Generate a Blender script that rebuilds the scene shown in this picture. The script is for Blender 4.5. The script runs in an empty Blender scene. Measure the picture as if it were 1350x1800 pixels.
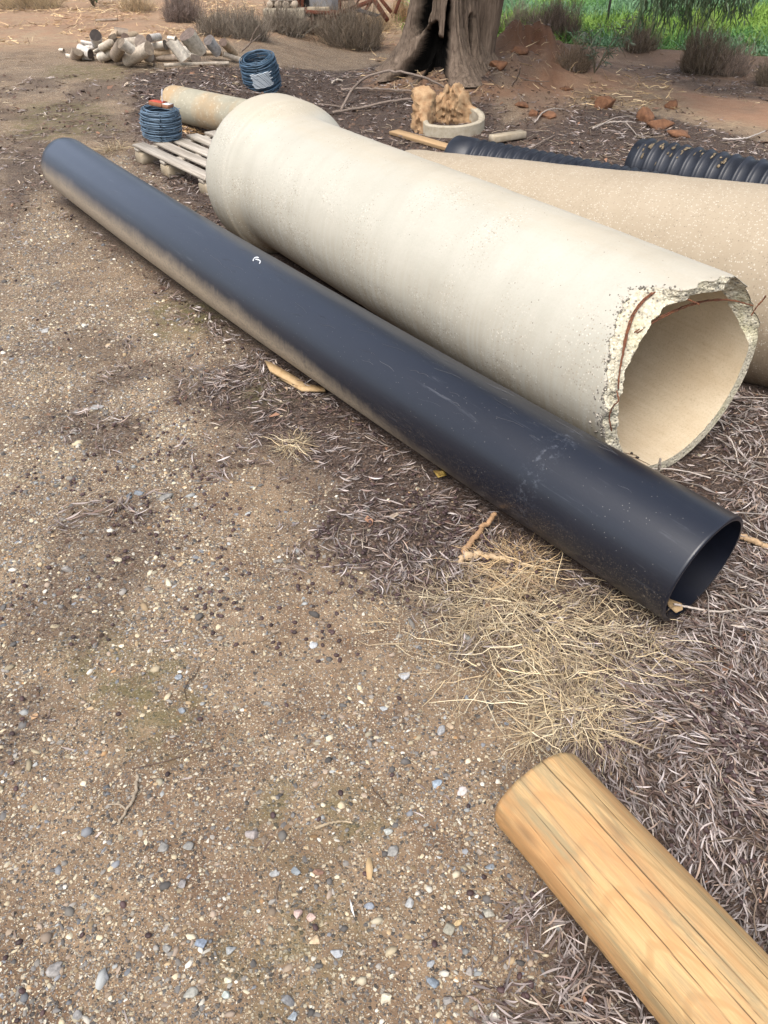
import bpy, math, random
import numpy as np
from math import radians as R_

random.seed(7)
rng = np.random.default_rng(11)
SC = bpy.context.scene
COL = SC.collection

# ------------------------------------------------------------------ camera, sky, sun, exposure
CH = 1.6
PITCH = R_(38.896)
cam_d = bpy.data.cameras.new('camera')
cam = bpy.data.objects.new('camera', cam_d)
COL.objects.link(cam)
cam.location = (0, 0, CH)
cam.rotation_euler = (math.pi / 2 - PITCH, 0, 0)
cam_d.sensor_fit = 'HORIZONTAL'
cam_d.sensor_width = 36
cam_d.lens = 36
cam_d.clip_start = 0.05
cam_d.clip_end = 3000
SC.camera = cam

SUN_EL, SUN_AZ = R_(60), R_(205)      # azimuth measured from +Y towards +X
w = bpy.data.worlds.new('World')
SC.world = w
w.use_nodes = True
wn = w.node_tree
wn.nodes.clear()
sky = wn.nodes.new('ShaderNodeTexSky')
sky.sky_type = 'NISHITA'
sky.sun_disc = False
sky.sun_elevation = SUN_EL
sky.sun_rotation = SUN_AZ
sky.air_density = 1.0
sky.dust_density = 4.0
sky.ozone_density = 1.0
bg = wn.nodes.new('ShaderNodeBackground')
bg.inputs[1].default_value = 0.15
hs = wn.nodes.new('ShaderNodeHueSaturation')
hs.inputs['Saturation'].default_value = 0.55       # thin overcast: the blue is veiled
wo = wn.nodes.new('ShaderNodeOutputWorld')
wn.links.new(sky.outputs[0], hs.inputs['Color'])
wn.links.new(hs.outputs[0], bg.inputs[0])
wn.links.new(bg.outputs[0], wo.inputs[0])

sun_d = bpy.data.lights.new('sun', 'SUN')
sun_d.energy = 1.3
sun_d.angle = R_(44)
sun_d.color = (1.0, 0.955, 0.89)
sun = bpy.data.objects.new('sun', sun_d)
COL.objects.link(sun)
sd = np.array([math.sin(SUN_AZ) * math.cos(SUN_EL), math.cos(SUN_AZ) * math.cos(SUN_EL), math.sin(SUN_EL)])
from mathutils import Vector, Matrix
sun.rotation_euler = Vector(sd).to_track_quat('Z', 'Y').to_euler()
sun.location = (6, 4, 12)

SC.view_settings.view_transform = 'Standard'
SC.view_settings.look = 'None'
SC.view_settings.gamma = 1
SC.view_settings.use_curve_mapping = False
SC.view_settings.exposure = 0.90
SC.render.resolution_x = 768
SC.render.resolution_y = 1024


# ------------------------------------------------------------------ maths helpers
def _h(ix, iy, iz, seed):
    n = (np.asarray(ix, np.int64) * 73856093) ^ (np.asarray(iy, np.int64) * 19349663) ^ (np.asarray(iz, np.int64) * 83492791) ^ (seed * 2654435761 % 2147483647)
    n = (n ^ (n >> 13)) * 1274126177 & 0x7fffffff
    n = (n ^ (n >> 15)) * 2246822519 & 0x7fffffff
    return ((n ^ (n >> 16)) & 0xffffff) / float(0xffffff)


def vnoise(x, y, z=0.0, seed=0):
    if np.ndim(z) == 0:
        x, y = np.broadcast_arrays(np.asarray(x, float), np.asarray(y, float))
        xi, yi = np.floor(x), np.floor(y); fx, fy = x - xi, y - yi
        fx = fx * fx * (3 - 2 * fx); fy = fy * fy * (3 - 2 * fy)
        zz = np.int64(int(float(z) * 7) + 5); xi = xi.astype(np.int64); yi = yi.astype(np.int64)
        h = lambda a, b: _h(xi + a, yi + b, zz, seed)
        return (h(0, 0) * (1 - fx) + h(1, 0) * fx) * (1 - fy) + (h(0, 1) * (1 - fx) + h(1, 1) * fx) * fy
    x, y, z = np.broadcast_arrays(np.asarray(x, float), np.asarray(y, float), np.asarray(z, float))
    xi, yi, zi = np.floor(x), np.floor(y), np.floor(z)
    fx, fy, fz = x - xi, y - yi, z - zi
    fx = fx * fx * (3 - 2 * fx); fy = fy * fy * (3 - 2 * fy); fz = fz * fz * (3 - 2 * fz)
    r = 0
    for a in (0, 1):
        for b in (0, 1):
            for c in (0, 1):
                r = r + _h(xi + a, yi + b, zi + c, seed) * (fx if a else 1 - fx) * (fy if b else 1 - fy) * (fz if c else 1 - fz)
    return r


def fbm(x, y, z=0.0, o=4, seed=0):
    s, a, t = 0, 1.0, 0
    for i in range(o):
        k = 2.03 ** i
        s = s + a * vnoise(np.asarray(x) * k, np.asarray(y) * k, np.asarray(z) * k, seed + i * 17)
        t += a
        a *= .5
    return s / t


def sst(a, b, x):
    t = np.clip((np.asarray(x, float) - a) / (b - a), 0, 1)
    return t * t * (3 - 2 * t)


FPX = 1350.0


def proj(P):
    P = np.asarray(P, float) - np.array([0, 0, CH])
    c, s = math.cos(PITCH), math.sin(PITCH)
    z = P @ np.array([0, c, -s]); x = P[..., 0]; y = P @ np.array([0, s, c])
    z = np.where(np.abs(z) < 1e-6, 1e-6, z)
    return np.stack([675 + FPX * x / z, 900 - FPX * y / z], -1), z


def raydir(px, py):
    x = (px - 675) / FPX; y = -(py - 900) / FPX
    c, s = math.cos(PITCH), math.sin(PITCH)
    d = np.array([x, c + y * s, -s + y * c])
    return d


def hgt(x, y):
    """height of the ground"""
    x = np.asarray(x, float); y = np.asarray(y, float)
    d = .828 * (x - .993) + .561 * (y - 2.22)
    h = -.34 * sst(.1, .85, d) * sst(2.2, 4.7, y) * sst(-2.2, -.3, x)
    h = h + (fbm(x * .9, y * .9, 0, 3, 3) - .5) * .05 * sst(2.5, 6, y)
    tr = np.hypot(x - TREE[0], y - TREE[1])
    h = h + .22 * np.exp(-(tr / 1.2) ** 2)
    md = ((x - MOUND[0]) / .58) ** 2 + ((y - MOUND[1]) / .5) ** 2
    rg = fbm(x * 4.5, y * 4.5, 0, 3, 13)
    h = h + .40 * np.exp(-md ** 1.2) * (.35 + 1.3 * rg)
    h = h + .22 * np.exp(-(((x - MOUND[0]) / 1.2) ** 2 + ((y - MOUND[1] + .7) / .8) ** 2)) * (.4 + 1.2 * rg)
    # low earth bank in front of the green paddock
    bl = bank_y(x)
    h = h + .07 * np.exp(-((y - bl) / .4) ** 2) * sst(1.0, 2.5, x) * (.6 + .8 * vnoise(x * 1.3, y * .7, 0, 5))
    h = h + (fbm(x * 5, y * 5, 0, 3, 9) - .5) * .014 + (fbm(x * 22, y * 22, 0, 2, 19) - .5) * .010 + (fbm(x * 60, y * 60, 0, 2, 29) - .5) * .003
    return h


TREE = (0.70, 11.0)
MOUND = (1.95, 12.1)


def bank_y(x):
    return 14.4 - .42 * (np.asarray(x) - 2.0)


def G(px, py, dz=0.0):
    """point of the ground (or dz above it) seen at a photograph pixel"""
    d = raydir(px, py)
    z = 0.0
    for _ in range(25):
        t = (z + dz - CH) / d[2]
        P = np.array([0, 0, CH]) + d * t
        z = float(hgt(P[0], P[1]))
    return P


# ------------------------------------------------------------------ mesh helpers
def new_mesh(name, V, Fs, mats, smooth=True, cols=None, matidx=None, attrs=None):
    V = np.ascontiguousarray(V, dtype=np.float32)
    me = bpy.data.meshes.new(name)
    Fs = [np.asarray(f, dtype=np.int32) for f in Fs if len(f)]
    nl = sum(f.size for f in Fs); nf = sum(len(f) for f in Fs)
    me.vertices.add(len(V)); me.vertices.foreach_set('co', V.ravel())
    me.loops.add(nl); me.polygons.add(nf)
    me.loops.foreach_set('vertex_index', np.concatenate([f.ravel() for f in Fs]))
    tot = np.concatenate([np.full(len(f), f.shape[1], np.int32) for f in Fs])
    st = np.concatenate([[0], np.cumsum(tot)[:-1]]).astype(np.int32)
    me.polygons.foreach_set('loop_start', st)
    me.polygons.foreach_set('loop_total', tot)
    if smooth:
        me.polygons.foreach_set('use_smooth', np.ones(nf, bool))
    for m in (mats if isinstance(mats, (list, tuple)) else [mats]):
        me.materials.append(m)
    if matidx is not None:
        me.polygons.foreach_set('material_index', np.asarray(matidx, np.int32))
    if cols is not None:
        c = np.ones((len(V), 4), np.float32); c[:, :3] = cols
        a = me.color_attributes.new('Col', 'FLOAT_COLOR', 'POINT')
        a.data.foreach_set('color', c.ravel())
    for k, v in (attrs or {}).items():
        a = me.attributes.new(k, 'FLOAT', 'POINT')
        a.data.foreach_set('value', np.asarray(v, np.float32))
    me.update(calc_edges=True)
    me.validate()
    return me


def obj(name, me, parent=None, loc=None, rot=None):
    o = bpy.data.objects.new(name, me)
    COL.objects.link(o)
    if parent is not None:
        o.parent = parent
    if loc is not None:
        o.location = loc
    if rot is not None:
        o.rotation_euler = rot
    return o


def tag(o, label=None, cat=None, group=None, kind=None):
    if label: o['label'] = label
    if cat: o['category'] = cat
    if group: o['group'] = group
    if kind: o['kind'] = kind
    return o


def thing(name, label, cat, loc=(0, 0, 0), rot=(0, 0, 0), group=None):
    o = bpy.data.objects.new(name, None)
    COL.objects.link(o)
    o.empty_display_size = .1
    o.location = loc; o.rotation_euler = rot
    return tag(o, label, cat, group)


class MB:
    def __init__(s):
        s.V = []; s.F = {}; s.C = []; s.n = 0

    def add(s, V, Fs, col=None):
        V = np.asarray(V, float).reshape(-1, 3)
        for f in Fs:
            f = np.asarray(f, int)
            if len(f):
                s.F.setdefault(f.shape[1], []).append(f + s.n)
        s.V.append(V); s.n += len(V)
        if col is None: col = (1, 1, 1)
        col = np.asarray(col, float)
        s.C.append(np.broadcast_to(col, (len(V), 3)) if col.ndim == 1 else col)
        return s

    def mesh(s, name, mat, smooth=True, attrs=None):
        Fs = [np.concatenate(v) for v in s.F.values()]
        return new_mesh(name, np.concatenate(s.V), Fs, mat, smooth, np.concatenate(s.C), attrs=attrs)


def grid_faces(nu, nv, wrap_v=False):
    """vertices indexed i*nv+j"""
    i = np.arange(nu - 1)[:, None]; j = np.arange(nv if wrap_v else nv - 1)[None, :]
    j2 = (j + 1) % nv
    a = i * nv + j; b = i * nv + j2; c = (i + 1) * nv + j2; d = (i + 1) * nv + j
    return np.stack([a, b, c, d], -1).reshape(-1, 4)


def tubes(P, Rd, sides=4, cap=True):
    """P (N,K,3), Rd (N,K) -> V, F"""
    P = np.asarray(P, float); N, K, _ = P.shape
    Rd = np.broadcast_to(np.asarray(Rd, float), (N, K))
    T = np.gradient(P, axis=1) if K > 2 else np.repeat((P[:, 1:] - P[:, :1]), 2, axis=1)
    T /= np.linalg.norm(T, axis=-1, keepdims=True) + 1e-12
    ref = np.zeros((N, 1, 3)); m = T.mean(1)
    ax = np.argmin(np.abs(m), axis=-1)
    ref[np.arange(N), 0, ax] = 1
    A = np.cross(T, np.broadcast_to(ref, T.shape)); A /= np.linalg.norm(A, axis=-1, keepdims=True) + 1e-12
    B = np.cross(T, A)
    th = np.arange(sides) / sides * 2 * math.pi
    V = P[:, :, None] + Rd[:, :, None, None] * (np.cos(th)[None, None, :, None] * A[:, :, None] + np.sin(th)[None, None, :, None] * B[:, :, None])
    base = grid_faces(K, sides, True)
    F = (base[None] + (np.arange(N) * K * sides)[:, None, None]).reshape(-1, 4)
    Fs = [F]
    if cap and sides > 2:
        e = np.arange(N)[:, None] * K * sides
        Fs.append(e + np.arange(sides)[None, ::-1]); Fs.append(e + (K - 1) * sides + np.arange(sides)[None])
    return V.reshape(-1, 3), Fs


def poly_smooth(pts, n=24):
    pts = np.asarray(pts, float)
    t = np.linspace(0, len(pts) - 1, n)
    out = []
    for k in t:
        i = min(int(k), len(pts) - 2); f = k - i
        p0 = pts[max(i - 1, 0)]; p1 = pts[i]; p2 = pts[i + 1]; p3 = pts[min(i + 2, len(pts) - 1)]
        out.append(.5 * ((2 * p1) + (-p0 + p2) * f + (2 * p0 - 5 * p1 + 4 * p2 - p3) * f * f + (-p0 + 3 * p1 - 3 * p2 + p3) * f ** 3))
    return np.array(out)


def box(sx, sy, sz, c=(0, 0, 0), bev=0.0, jit=0.0):
    """chamfered box, 24 verts"""
    V = []; F4 = []; F3 = []
    hx, hy, hz = sx / 2, sy / 2, sz / 2
    b = min(bev, hx * .9, hy * .9, hz * .9)
    if b <= 0:
        V = np.array([(x * hx, y * hy, z * hz) for x in (-1, 1) for y in (-1, 1) for z in (-1, 1)])
        F4 = [(0, 1, 3, 2), (4, 6, 7, 5), (0, 4, 5, 1), (2, 3, 7, 6), (0, 2, 6, 4), (1, 5, 7, 3)]
        V = V + np.asarray(c)
        return V, [np.array(F4)]
    idx = {}
    for x in (-1, 1):
        for y in (-1, 1):
            for z in (-1, 1):
                for a in range(3):
                    h = [hx - b, hy - b, hz - b]; h[a] += b
                    idx[(x, y, z, a)] = len(V); V.append((x * h[0], y * h[1], z * h[2]))
    for a in range(3):
        for s in (-1, 1):
            o = [i for i in range(3) if i != a]; q = []
            for u, v in ((-1, -1), (1, -1), (1, 1), (-1, 1)):
                k = [0, 0, 0]; k[a] = s; k[o[0]] = u; k[o[1]] = v; q.append(idx[(*k, a)])
            F4.append(q)
    for a in range(3):
        o = [i for i in range(3) if i != a]
        for u in (-1, 1):
            for v in (-1, 1):
                k0 = [0, 0, 0]; k1 = [0, 0, 0]; k0[a] = -1; k1[a] = 1
                for k in (k0, k1): k[o[0]] = u; k[o[1]] = v
                F4.append([idx[(*k0, o[0])], idx[(*k1, o[0])], idx[(*k1, o[1])], idx[(*k0, o[1])]])
    for x in (-1, 1):
        for y in (-1, 1):
            for z in (-1, 1):
                F3.append([idx[(x, y, z, 0)], idx[(x, y, z, 1)], idx[(x, y, z, 2)]])
    V = np.array(V)
    if jit: V = V + rng.normal(0, jit, V.shape)
    return V + np.asarray(c), [np.array(F4), np.array(F3)]


def fix_normals(me):
    import bmesh
    bm = bmesh.new(); bm.from_mesh(me)
    bmesh.ops.recalc_face_normals(bm, faces=bm.faces)
    bm.to_mesh(me); bm.free()
    return me


def ico(level=1):
    import bmesh
    bm = bmesh.new()
    bmesh.ops.create_icosphere(bm, subdivisions=level, radius=1)
    V = np.array([v.co[:] for v in bm.verts]); F = np.array([[v.index for v in f.verts] for f in bm.faces])
    bm.free()
    return V, F


ICO1, ICO2, ICO3 = ico(1), ico(2), ico(3)
OCTV = np.array([(1, 0, 0), (0, 1, 0), (-1, 0, 0), (0, -1, 0), (0, 0, 1.0), (.7, .7, .45), (-.7, -.7, .45)])
OCT = (np.array([(1, 0, 0), (.5, .87, 0), (-.5, .87, 0), (-1, 0, 0), (-.5, -.87, 0), (.5, -.87, 0), (.35, .3, .9), (-.4, .1, .95), (.05, -.4, .85)]),
       np.array([(0, 1, 6), (1, 2, 6), (2, 7, 6), (2, 3, 7), (3, 4, 7), (4, 8, 7), (4, 5, 8), (5, 0, 8), (0, 6, 8), (6, 7, 8)]))


def rotm(yaw, pitch, roll):
    cy, sy, cp, sp, cr, sr = np.cos(yaw), np.sin(yaw), np.cos(pitch), np.sin(pitch), np.cos(roll), np.sin(roll)
    M = np.empty(np.shape(yaw) + (3, 3))
    M[..., 0, 0] = cy * cp; M[..., 0, 1] = cy * sp * sr - sy * cr; M[..., 0, 2] = cy * sp * cr + sy * sr
    M[..., 1, 0] = sy * cp; M[..., 1, 1] = sy * sp * sr + cy * cr; M[..., 1, 2] = sy * sp * cr - cy * sr
    M[..., 2, 0] = -sp; M[..., 2, 1] = cp * sr; M[..., 2, 2] = cp * cr
    return M


def scatter(tmpl, pos, scl, M, jit=0.0):
    V0, F0 = tmpl; N = len(pos)
    V = V0[None] * scl[:, None, :]
    if jit: V = V * (1 + rng.uniform(-jit, jit, V.shape))
    V = np.einsum('nij,nvj->nvi', M, V) + pos[:, None]
    F = (F0[None] + (np.arange(N) * len(V0))[:, None, None]).reshape(-1, F0.shape[1])
    return V.reshape(-1, 3), F, len(V0)


def in_poly(px, py, poly):
    poly = np.asarray(poly, float); r = np.zeros(np.shape(px), bool)
    j = len(poly) - 1
    for i in range(len(poly)):
        xi, yi = poly[i]; xj, yj = poly[j]
        c = ((yi > py) != (yj > py)) & (px < (xj - xi) * (py - yi) / (yj - yi + 1e-12) + xi)
        r ^= c; j = i
    return r


def gpoly(pp):
    return [tuple(G(a, b)[:2]) for a, b in pp]


_WF = {}


def soft(x, y, poly, s, seed):
    """inside share with a wandering, feathered edge"""
    key = (id(x), len(x))
    if key not in _WF:
        _WF.clear()
        _WF[key] = [((fbm(x * 1.6, y * 1.6, k, 3, 31) - .5) * 3.2 + (vnoise(x * 17, y * 17, k, 33) - .5) * 1.6,
                     (fbm(x * 1.6, y * 1.6, k + 9, 3, 36) - .5) * 3.2 + (vnoise(x * 17, y * 17, k, 38) - .5) * 1.6) for k in range(5)]
    a = 0
    for dx, dy in _WF[key]:
        a = a + in_poly(x + dx * s, y + dy * s, poly)
    return a / 5.


# ------------------------------------------------------------------ materials
def mat(name):
    m = bpy.data.materials.new(name); m.use_nodes = True
    nt = m.node_tree; nt.nodes.clear()
    return m, NT(nt)


class NT:
    def __init__(s, nt):
        s.t = nt
        s.out = nt.nodes.new('ShaderNodeOutputMaterial')
        s.b = nt.nodes.new('ShaderNodeBsdfPrincipled')
        nt.links.new(s.b.outputs[0], s.out.inputs[0])

    def n(s, ty, **kw):
        nd = s.t.nodes.new(ty)
        for k, v in kw.items():
            if hasattr(nd, k): setattr(nd, k, v)
        return nd

    def put(s, sock, v):
        if isinstance(v, bpy.types.NodeSocket): s.t.links.new(v, sock)
        elif v is not None:
            if isinstance(v, (tuple, list)) and len(v) == 3 and len(sock.default_value) == 4: v = (*v, 1)
            sock.default_value = v

    def obj(s):
        return s.n('ShaderNodeTexCoord').outputs['Object']

    def mapping(s, v, scale=(1, 1, 1), loc=(0, 0, 0), rot=(0, 0, 0)):
        m = s.n('ShaderNodeMapping'); s.put(m.inputs[0], v)
        m.inputs['Scale'].default_value = scale; m.inputs['Location'].default_value = loc; m.inputs['Rotation'].default_value = rot
        return m.outputs[0]

    def noise(s, v, scale, detail=4, rough=.55, dist=0, col=False):
        t = s.n('ShaderNodeTexNoise'); s.put(t.inputs['Vector'], v)
        t.inputs['Scale'].default_value = scale; t.inputs['Detail'].default_value = detail
        t.inputs['Roughness'].default_value = rough; t.inputs['Distortion'].default_value = dist
        return t.outputs['Color' if col else 'Fac']

    def vor(s, v, scale, feature='F1', rand=1):
        t = s.n('ShaderNodeTexVoronoi'); t.feature = feature; s.put(t.inputs['Vector'], v)
        t.inputs['Scale'].default_value = scale; t.inputs['Randomness'].default_value = rand
        return t.outputs

    def ramp(s, f, stops, interp='LINEAR'):
        r = s.n('ShaderNodeValToRGB'); s.put(r.inputs[0], f)
        cr = r.color_ramp; cr.interpolation = interp
        while len(cr.elements) < len(stops): cr.elements.new(.5)
        for e, (p, c) in zip(cr.elements, stops):
            e.position = p
            e.color = (c, c, c, 1) if isinstance(c, (int, float)) else (*c, 1)
        return r.outputs[0]

    def mix(s, f, a, b, mode='MIX'):
        m = s.n('ShaderNodeMix'); m.data_type = 'RGBA'; m.blend_type = mode
        s.put(m.inputs[0], f); s.put(m.inputs[6], a); s.put(m.inputs[7], b)
        return m.outputs[2]

    def math(s, op, a, b=None, c=None, clamp=False):
        m = s.n('ShaderNodeMath'); m.operation = op; m.use_clamp = clamp
        s.put(m.inputs[0], a); s.put(m.inputs[1], b)
        if c is not None: s.put(m.inputs[2], c)
        return m.outputs[0]

    def attr(s, name, fac=True):
        a = s.n('ShaderNodeAttribute'); a.attribute_name = name
        return a.outputs['Fac' if fac else 'Color']

    def sep(s, v):
        a = s.n('ShaderNodeSeparateXYZ'); s.put(a.inputs[0], v); return a.outputs

    def comb(s, x, y, z):
        a = s.n('ShaderNodeCombineXYZ')
        for i, v in enumerate((x, y, z)): s.put(a.inputs[i], v)
        return a.outputs[0]

    def bump(s, h, strength=.5, dist=.01, prev=None):
        b = s.n('ShaderNodeBump'); s.put(b.inputs['Height'], h)
        b.inputs['Strength'].default_value = strength; b.inputs['Distance'].default_value = dist
        if prev is not None: s.put(b.inputs['Normal'], prev)
        return b.outputs[0]

    def set(s, col=None, rough=.8, nrm=None, spec=None, metal=None):
        if col is not None: s.put(s.b.inputs['Base Color'], col)
        s.put(s.b.inputs['Roughness'], rough)
        if nrm is not None: s.put(s.b.inputs['Normal'], nrm)
        if spec is not None: s.put(s.b.inputs['Specular IOR Level'], spec)
        if metal is not None: s.put(s.b.inputs['Metallic'], metal)


def col_mat(name, rough=.85, spec=.3, nscale=0, namt=.25, transl=0):
    """colour comes from the pieces' own colour attribute, with a little grain"""
    m, t = mat(name)
    c = t.attr('Col', False)
    if nscale:
        f = t.ramp(t.noise(t.obj(), nscale, 3), [(.3, 1 - namt), (.7, 1 + namt * .5)])
        c = t.mix(1, c, f, 'MULTIPLY')
        t.set(c, rough, t.bump(t.noise(t.obj(), nscale, 3), .25, .002), spec)
    else:
        t.set(c, rough, None, spec)
    return m


# ---- ground
def ground_mat():
    m, t = mat('earth_ground')
    o = t.obj()
    gravel, litter, red, green, moss, straw = [t.attr(k) for k in ('gravel', 'litter', 'red', 'green', 'moss', 'straw')]
    big = t.noise(o, 1.7, 4); mid = t.noise(o, 9, 4); fine = t.noise(o, 70, 5, .7)
    soil = t.mix(t.ramp(mid, [(.3, 0.), (.7, 1.)]), (.195, .130, .078), (.31, .215, .135))
    soil = t.mix(t.ramp(fine, [(.35, 0.), (.65, 1.)]), t.mix(.35, soil, (.06, .045, .03)), soil)
    soil = t.mix(t.ramp(t.noise(o, 3.3, 6, .7), [(.46, 0.), (.62, .75)]), soil, (.115, .068, .042))
    # coarse sand and chips
    pal = [(0, (.07, .062, .055)), (.2, (.14, .125, .11)), (.34, (.29, .26, .215)), (.48, (.44, .37, .27)), (.64, (.11, .1, .095)), (.74, (.5, .42, .29)), (.83, (.22, .17, .12)), (.9, (.58, .52, .41)), (.965, (.33, .23, .14))]
    g = soil; hsum = None
    warp = t.mix(.012, o, t.noise(o, 60, 2, col=True), 'ADD')
    for sc, thr, amt in ((310., .18, .95), (170., .30, .95), (95., .46, 1.)):
        v = t.vor(warp, sc)
        rnd = t.sep(v['Color'])
        inside = t.ramp(v['Distance'], [(.32, 1.), (.46, 0.)])
        pick = t.math('GREATER_THAN', rnd[1], t.math('SUBTRACT', t.math('ADD', thr, .28), t.math('MULTIPLY', gravel, .28)))
        msk = t.math('MULTIPLY', inside, pick)
        g = t.mix(t.math('MULTIPLY', msk, amt), g, t.ramp(rnd[0], pal, 'CONSTANT'))
        hh = t.math('MULTIPLY', msk, 60. / sc)
        hsum = hh if hsum is None else t.math('ADD', hsum, hh)
    bare = g
    lit = t.mix(t.ramp(t.noise(o, 55, 6, .8), [(.40, 0.), (.6, 1.)]), (.016, .011, .009), (.085, .056, .041))
    lit = t.mix(t.ramp(t.noise(t.mapping(o, (60, 160, 60)), 1, 2, .6, 2.), [(.56, 0.), (.66, .8)]), lit, (.25, .21, .19))
    redc = t.mix(mid, (.30, .165, .095), (.44, .28, .18))
    redc = t.mix(t.ramp(t.noise(o, 1.1, 5, .65), [(.44, 0.), (.6, .6)]), redc, (.22, .16, .11))
    redc = t.mix(t.ramp(fine, [(.35, .5), (.6, 0.)]), redc, (.2, .1, .06))
    strawc = t.mix(t.ramp(t.noise(t.mapping(o, (18, 60, 18)), 1, 5, .7, 1.), [(.4, 0.), (.62, 1.)]), (.20, .14, .095), (.46, .35, .22))
    c = bare
    c = t.mix(t.math('MULTIPLY', litter, 1.), c, lit)
    redc = t.mix(t.attr('mound'), redc, t.mix(fine, (.085, .042, .025), (.25, .125, .07)))  # dark red soil of mound and tree foot, tree shade painted in
    c = t.mix(red, c, redc)
    c = t.mix(t.math('MULTIPLY', straw, t.ramp(t.noise(o, 5, 4, .6), [(.38, .2), (.6, 1.)])), c, strawc)
    mo = t.math('MULTIPLY', moss, t.ramp(t.noise(o, 14, 4, .65), [(.4, 0.), (.6, .75)]))
    c = t.mix(mo, c, (.12, .105, .045))
    c = t.mix(green, c, t.mix(mid, (.035, .07, .015), (.09, .17, .03)))
    h = t.math('ADD', t.math('MULTIPLY', hsum, t.math('SUBTRACT', 1, t.math('MULTIPLY', litter, .8))), t.math('MULTIPLY', fine, .6))
    n = t.bump(h, .75, .006)
    n = t.bump(mid, .35, .03, n)
    t.set(c, .93, n, .25)
    return m


# ---- smooth cast concrete; local X is the pipe axis, local Y/Z across
def ang_of(t, o):
    s = t.sep(o)
    return t.math('ARCTAN2', s[2], s[1]), s[0]


def concrete_mat(name, light, dark, tan, grain=260, gmix=.5, stain_lo=True, big=None):
    m, t = mat(name)
    PLO = big or .1
    plain = big is None
    o = t.obj(); th, x = ang_of(t, o); sz = t.sep(o)[2]
    big = t.noise(t.mapping(o, (2.2, 3.5, 3.5)), 1, 5, .6)
    c = t.mix(t.ramp(big, [(.32, 0.), (.68, 1.)]), light, t.mix(.5, light, dark))
    # faint bands round the barrel left by the spinning mould
    band = t.noise(t.comb(t.math('MULTIPLY', x, 9.), t.math('MULTIPLY', th, .9), 0.), 1, 4, .6)
    c = t.mix(t.ramp(band, [(.46, 0.), (.72, .42)]), c, dark)
    # run marks down the sides
    run = t.noise(t.comb(t.math('MULTIPLY', x, 42.), t.math('MULTIPLY', th, 1.6), 0.), 1, 5, .65)
    low = t.ramp(t.math('ADD', sz, t.math('MULTIPLY', t.math('SUBTRACT', big, .5), .45)), [(.0, 1.), (.25, 0.)]) if stain_lo else .3
    lowm = t.ramp(t.math('ADD', t.math('MULTIPLY', sz, 1.4), .5), [(.08, 1.), (.78, 0.)])
    c = t.mix(t.math('MULTIPLY', lowm, t.ramp(run, [(.34, .3), (.62, .95)])), c, tan)
    if plain:
        ob = t.ramp(t.math('ADD', t.math('MULTIPLY', sz, 1.0), t.math('MULTIPLY', t.noise(t.comb(t.math('MULTIPLY', x, 3.), t.math('MULTIPLY', th, 5.), 1.), 1, 5, .7), .06)), [(.345, 0.), (.385, .28)])
        c = t.mix(ob, c, (.42, .31, .18))
    # exposed sand and chips
    v = t.vor(o, grain)
    rn = t.sep(v['Color'])
    spk = t.math('MULTIPLY', t.ramp(v['Distance'], [(.2, 1.), (.45, 0.)]), t.math('GREATER_THAN', rn[1], .38))
    patch = t.ramp(t.math('SUBTRACT', t.noise(o, 4.2, 5, .65), t.math('MULTIPLY', sz, .35)), [(.40, PLO), (.56, 1.)])
    spkm = t.math('MULTIPLY', t.math('MULTIPLY', spk, patch), gmix)
    c = t.mix(spkm, c, t.ramp(rn[0], [(0, (.17, .135, .095)), (.3, (.36, .30, .215)), (.5, (.58, .53, .43)), (.75, (.68, .64, .55))], 'CONSTANT'))
    # small pits and dark specks
    v2 = t.vor(o, 46); r2 = t.sep(v2['Color'])
    pit = t.math('MULTIPLY', t.ramp(v2['Distance'], [(.05, 1.), (.13, 0.)]), t.math('GREATER_THAN', r2[0], .86))
    c = t.mix(t.math('MULTIPLY', pit, .8), c, (.06, .05, .04))
    fr = t.noise(o, 120, 4, .7)
    c = t.mix(t.ramp(fr, [(.3, .22), (.55, 0.)]), c, dark)
    n = t.bump(t.math('SUBTRACT', t.math('ADD', t.math('MULTIPLY', spkm, .5), fr), pit), .35, .002)
    n = t.bump(t.noise(o, 16, 3), .12, .01, n)
    t.set(c, .88, n, .3)
    return m


def inside_mat():
    m, t = mat('pipe_inside_concrete')
    o = t.obj(); th, x = ang_of(t, o)
    s = t.noise(t.comb(t.math('MULTIPLY', x, 4.), t.math('MULTIPLY', th, 22.), 0.), 1, 5, .6)
    c = t.mix(t.ramp(t.noise(o, 5, 4), [(.35, 0.), (.65, 1.)]), (.50, .40, .27), (.60, .51, .37))
    c = t.mix(t.ramp(s, [(.45, .0), (.75, .28)]), c, (.38, .28, .17))
    c = t.mix(t.ramp(t.noise(o, 150, 4, .7), [(.3, .35), (.5, 0.)]), c, (.25, .18, .11))
    t.set(c, .9, t.bump(t.noise(o, 120, 4, .7), .3, .002), .25)
    return m


def broken_mat():
    m, t = mat('broken_concrete')
    o = t.obj()
    v = t.vor(o, 120); rn = t.sep(v['Color'])
    c = t.ramp(rn[0], [(0, (.5, .45, .34)), (.25, (.62, .57, .45)), (.55, (.20, .18, .15)), (.68, (.4, .36, .26)), (.82, (.66, .62, .5)), (.93, (.14, .125, .11))], 'CONSTANT')
    c = t.mix(t.ramp(v['Distance'], [(.3, 0.), (.5, .75)]), c, (.5, .46, .35))
    c = t.mix(t.ramp(t.noise(o, 9, 3), [(.5, 0.), (.7, .4)]), c, (.42, .4, .2))
    n = t.bump(t.math('SUBTRACT', 1, v['Distance']), .8, .006)
    t.set(c, .92, n, .25)
    return m


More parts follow.
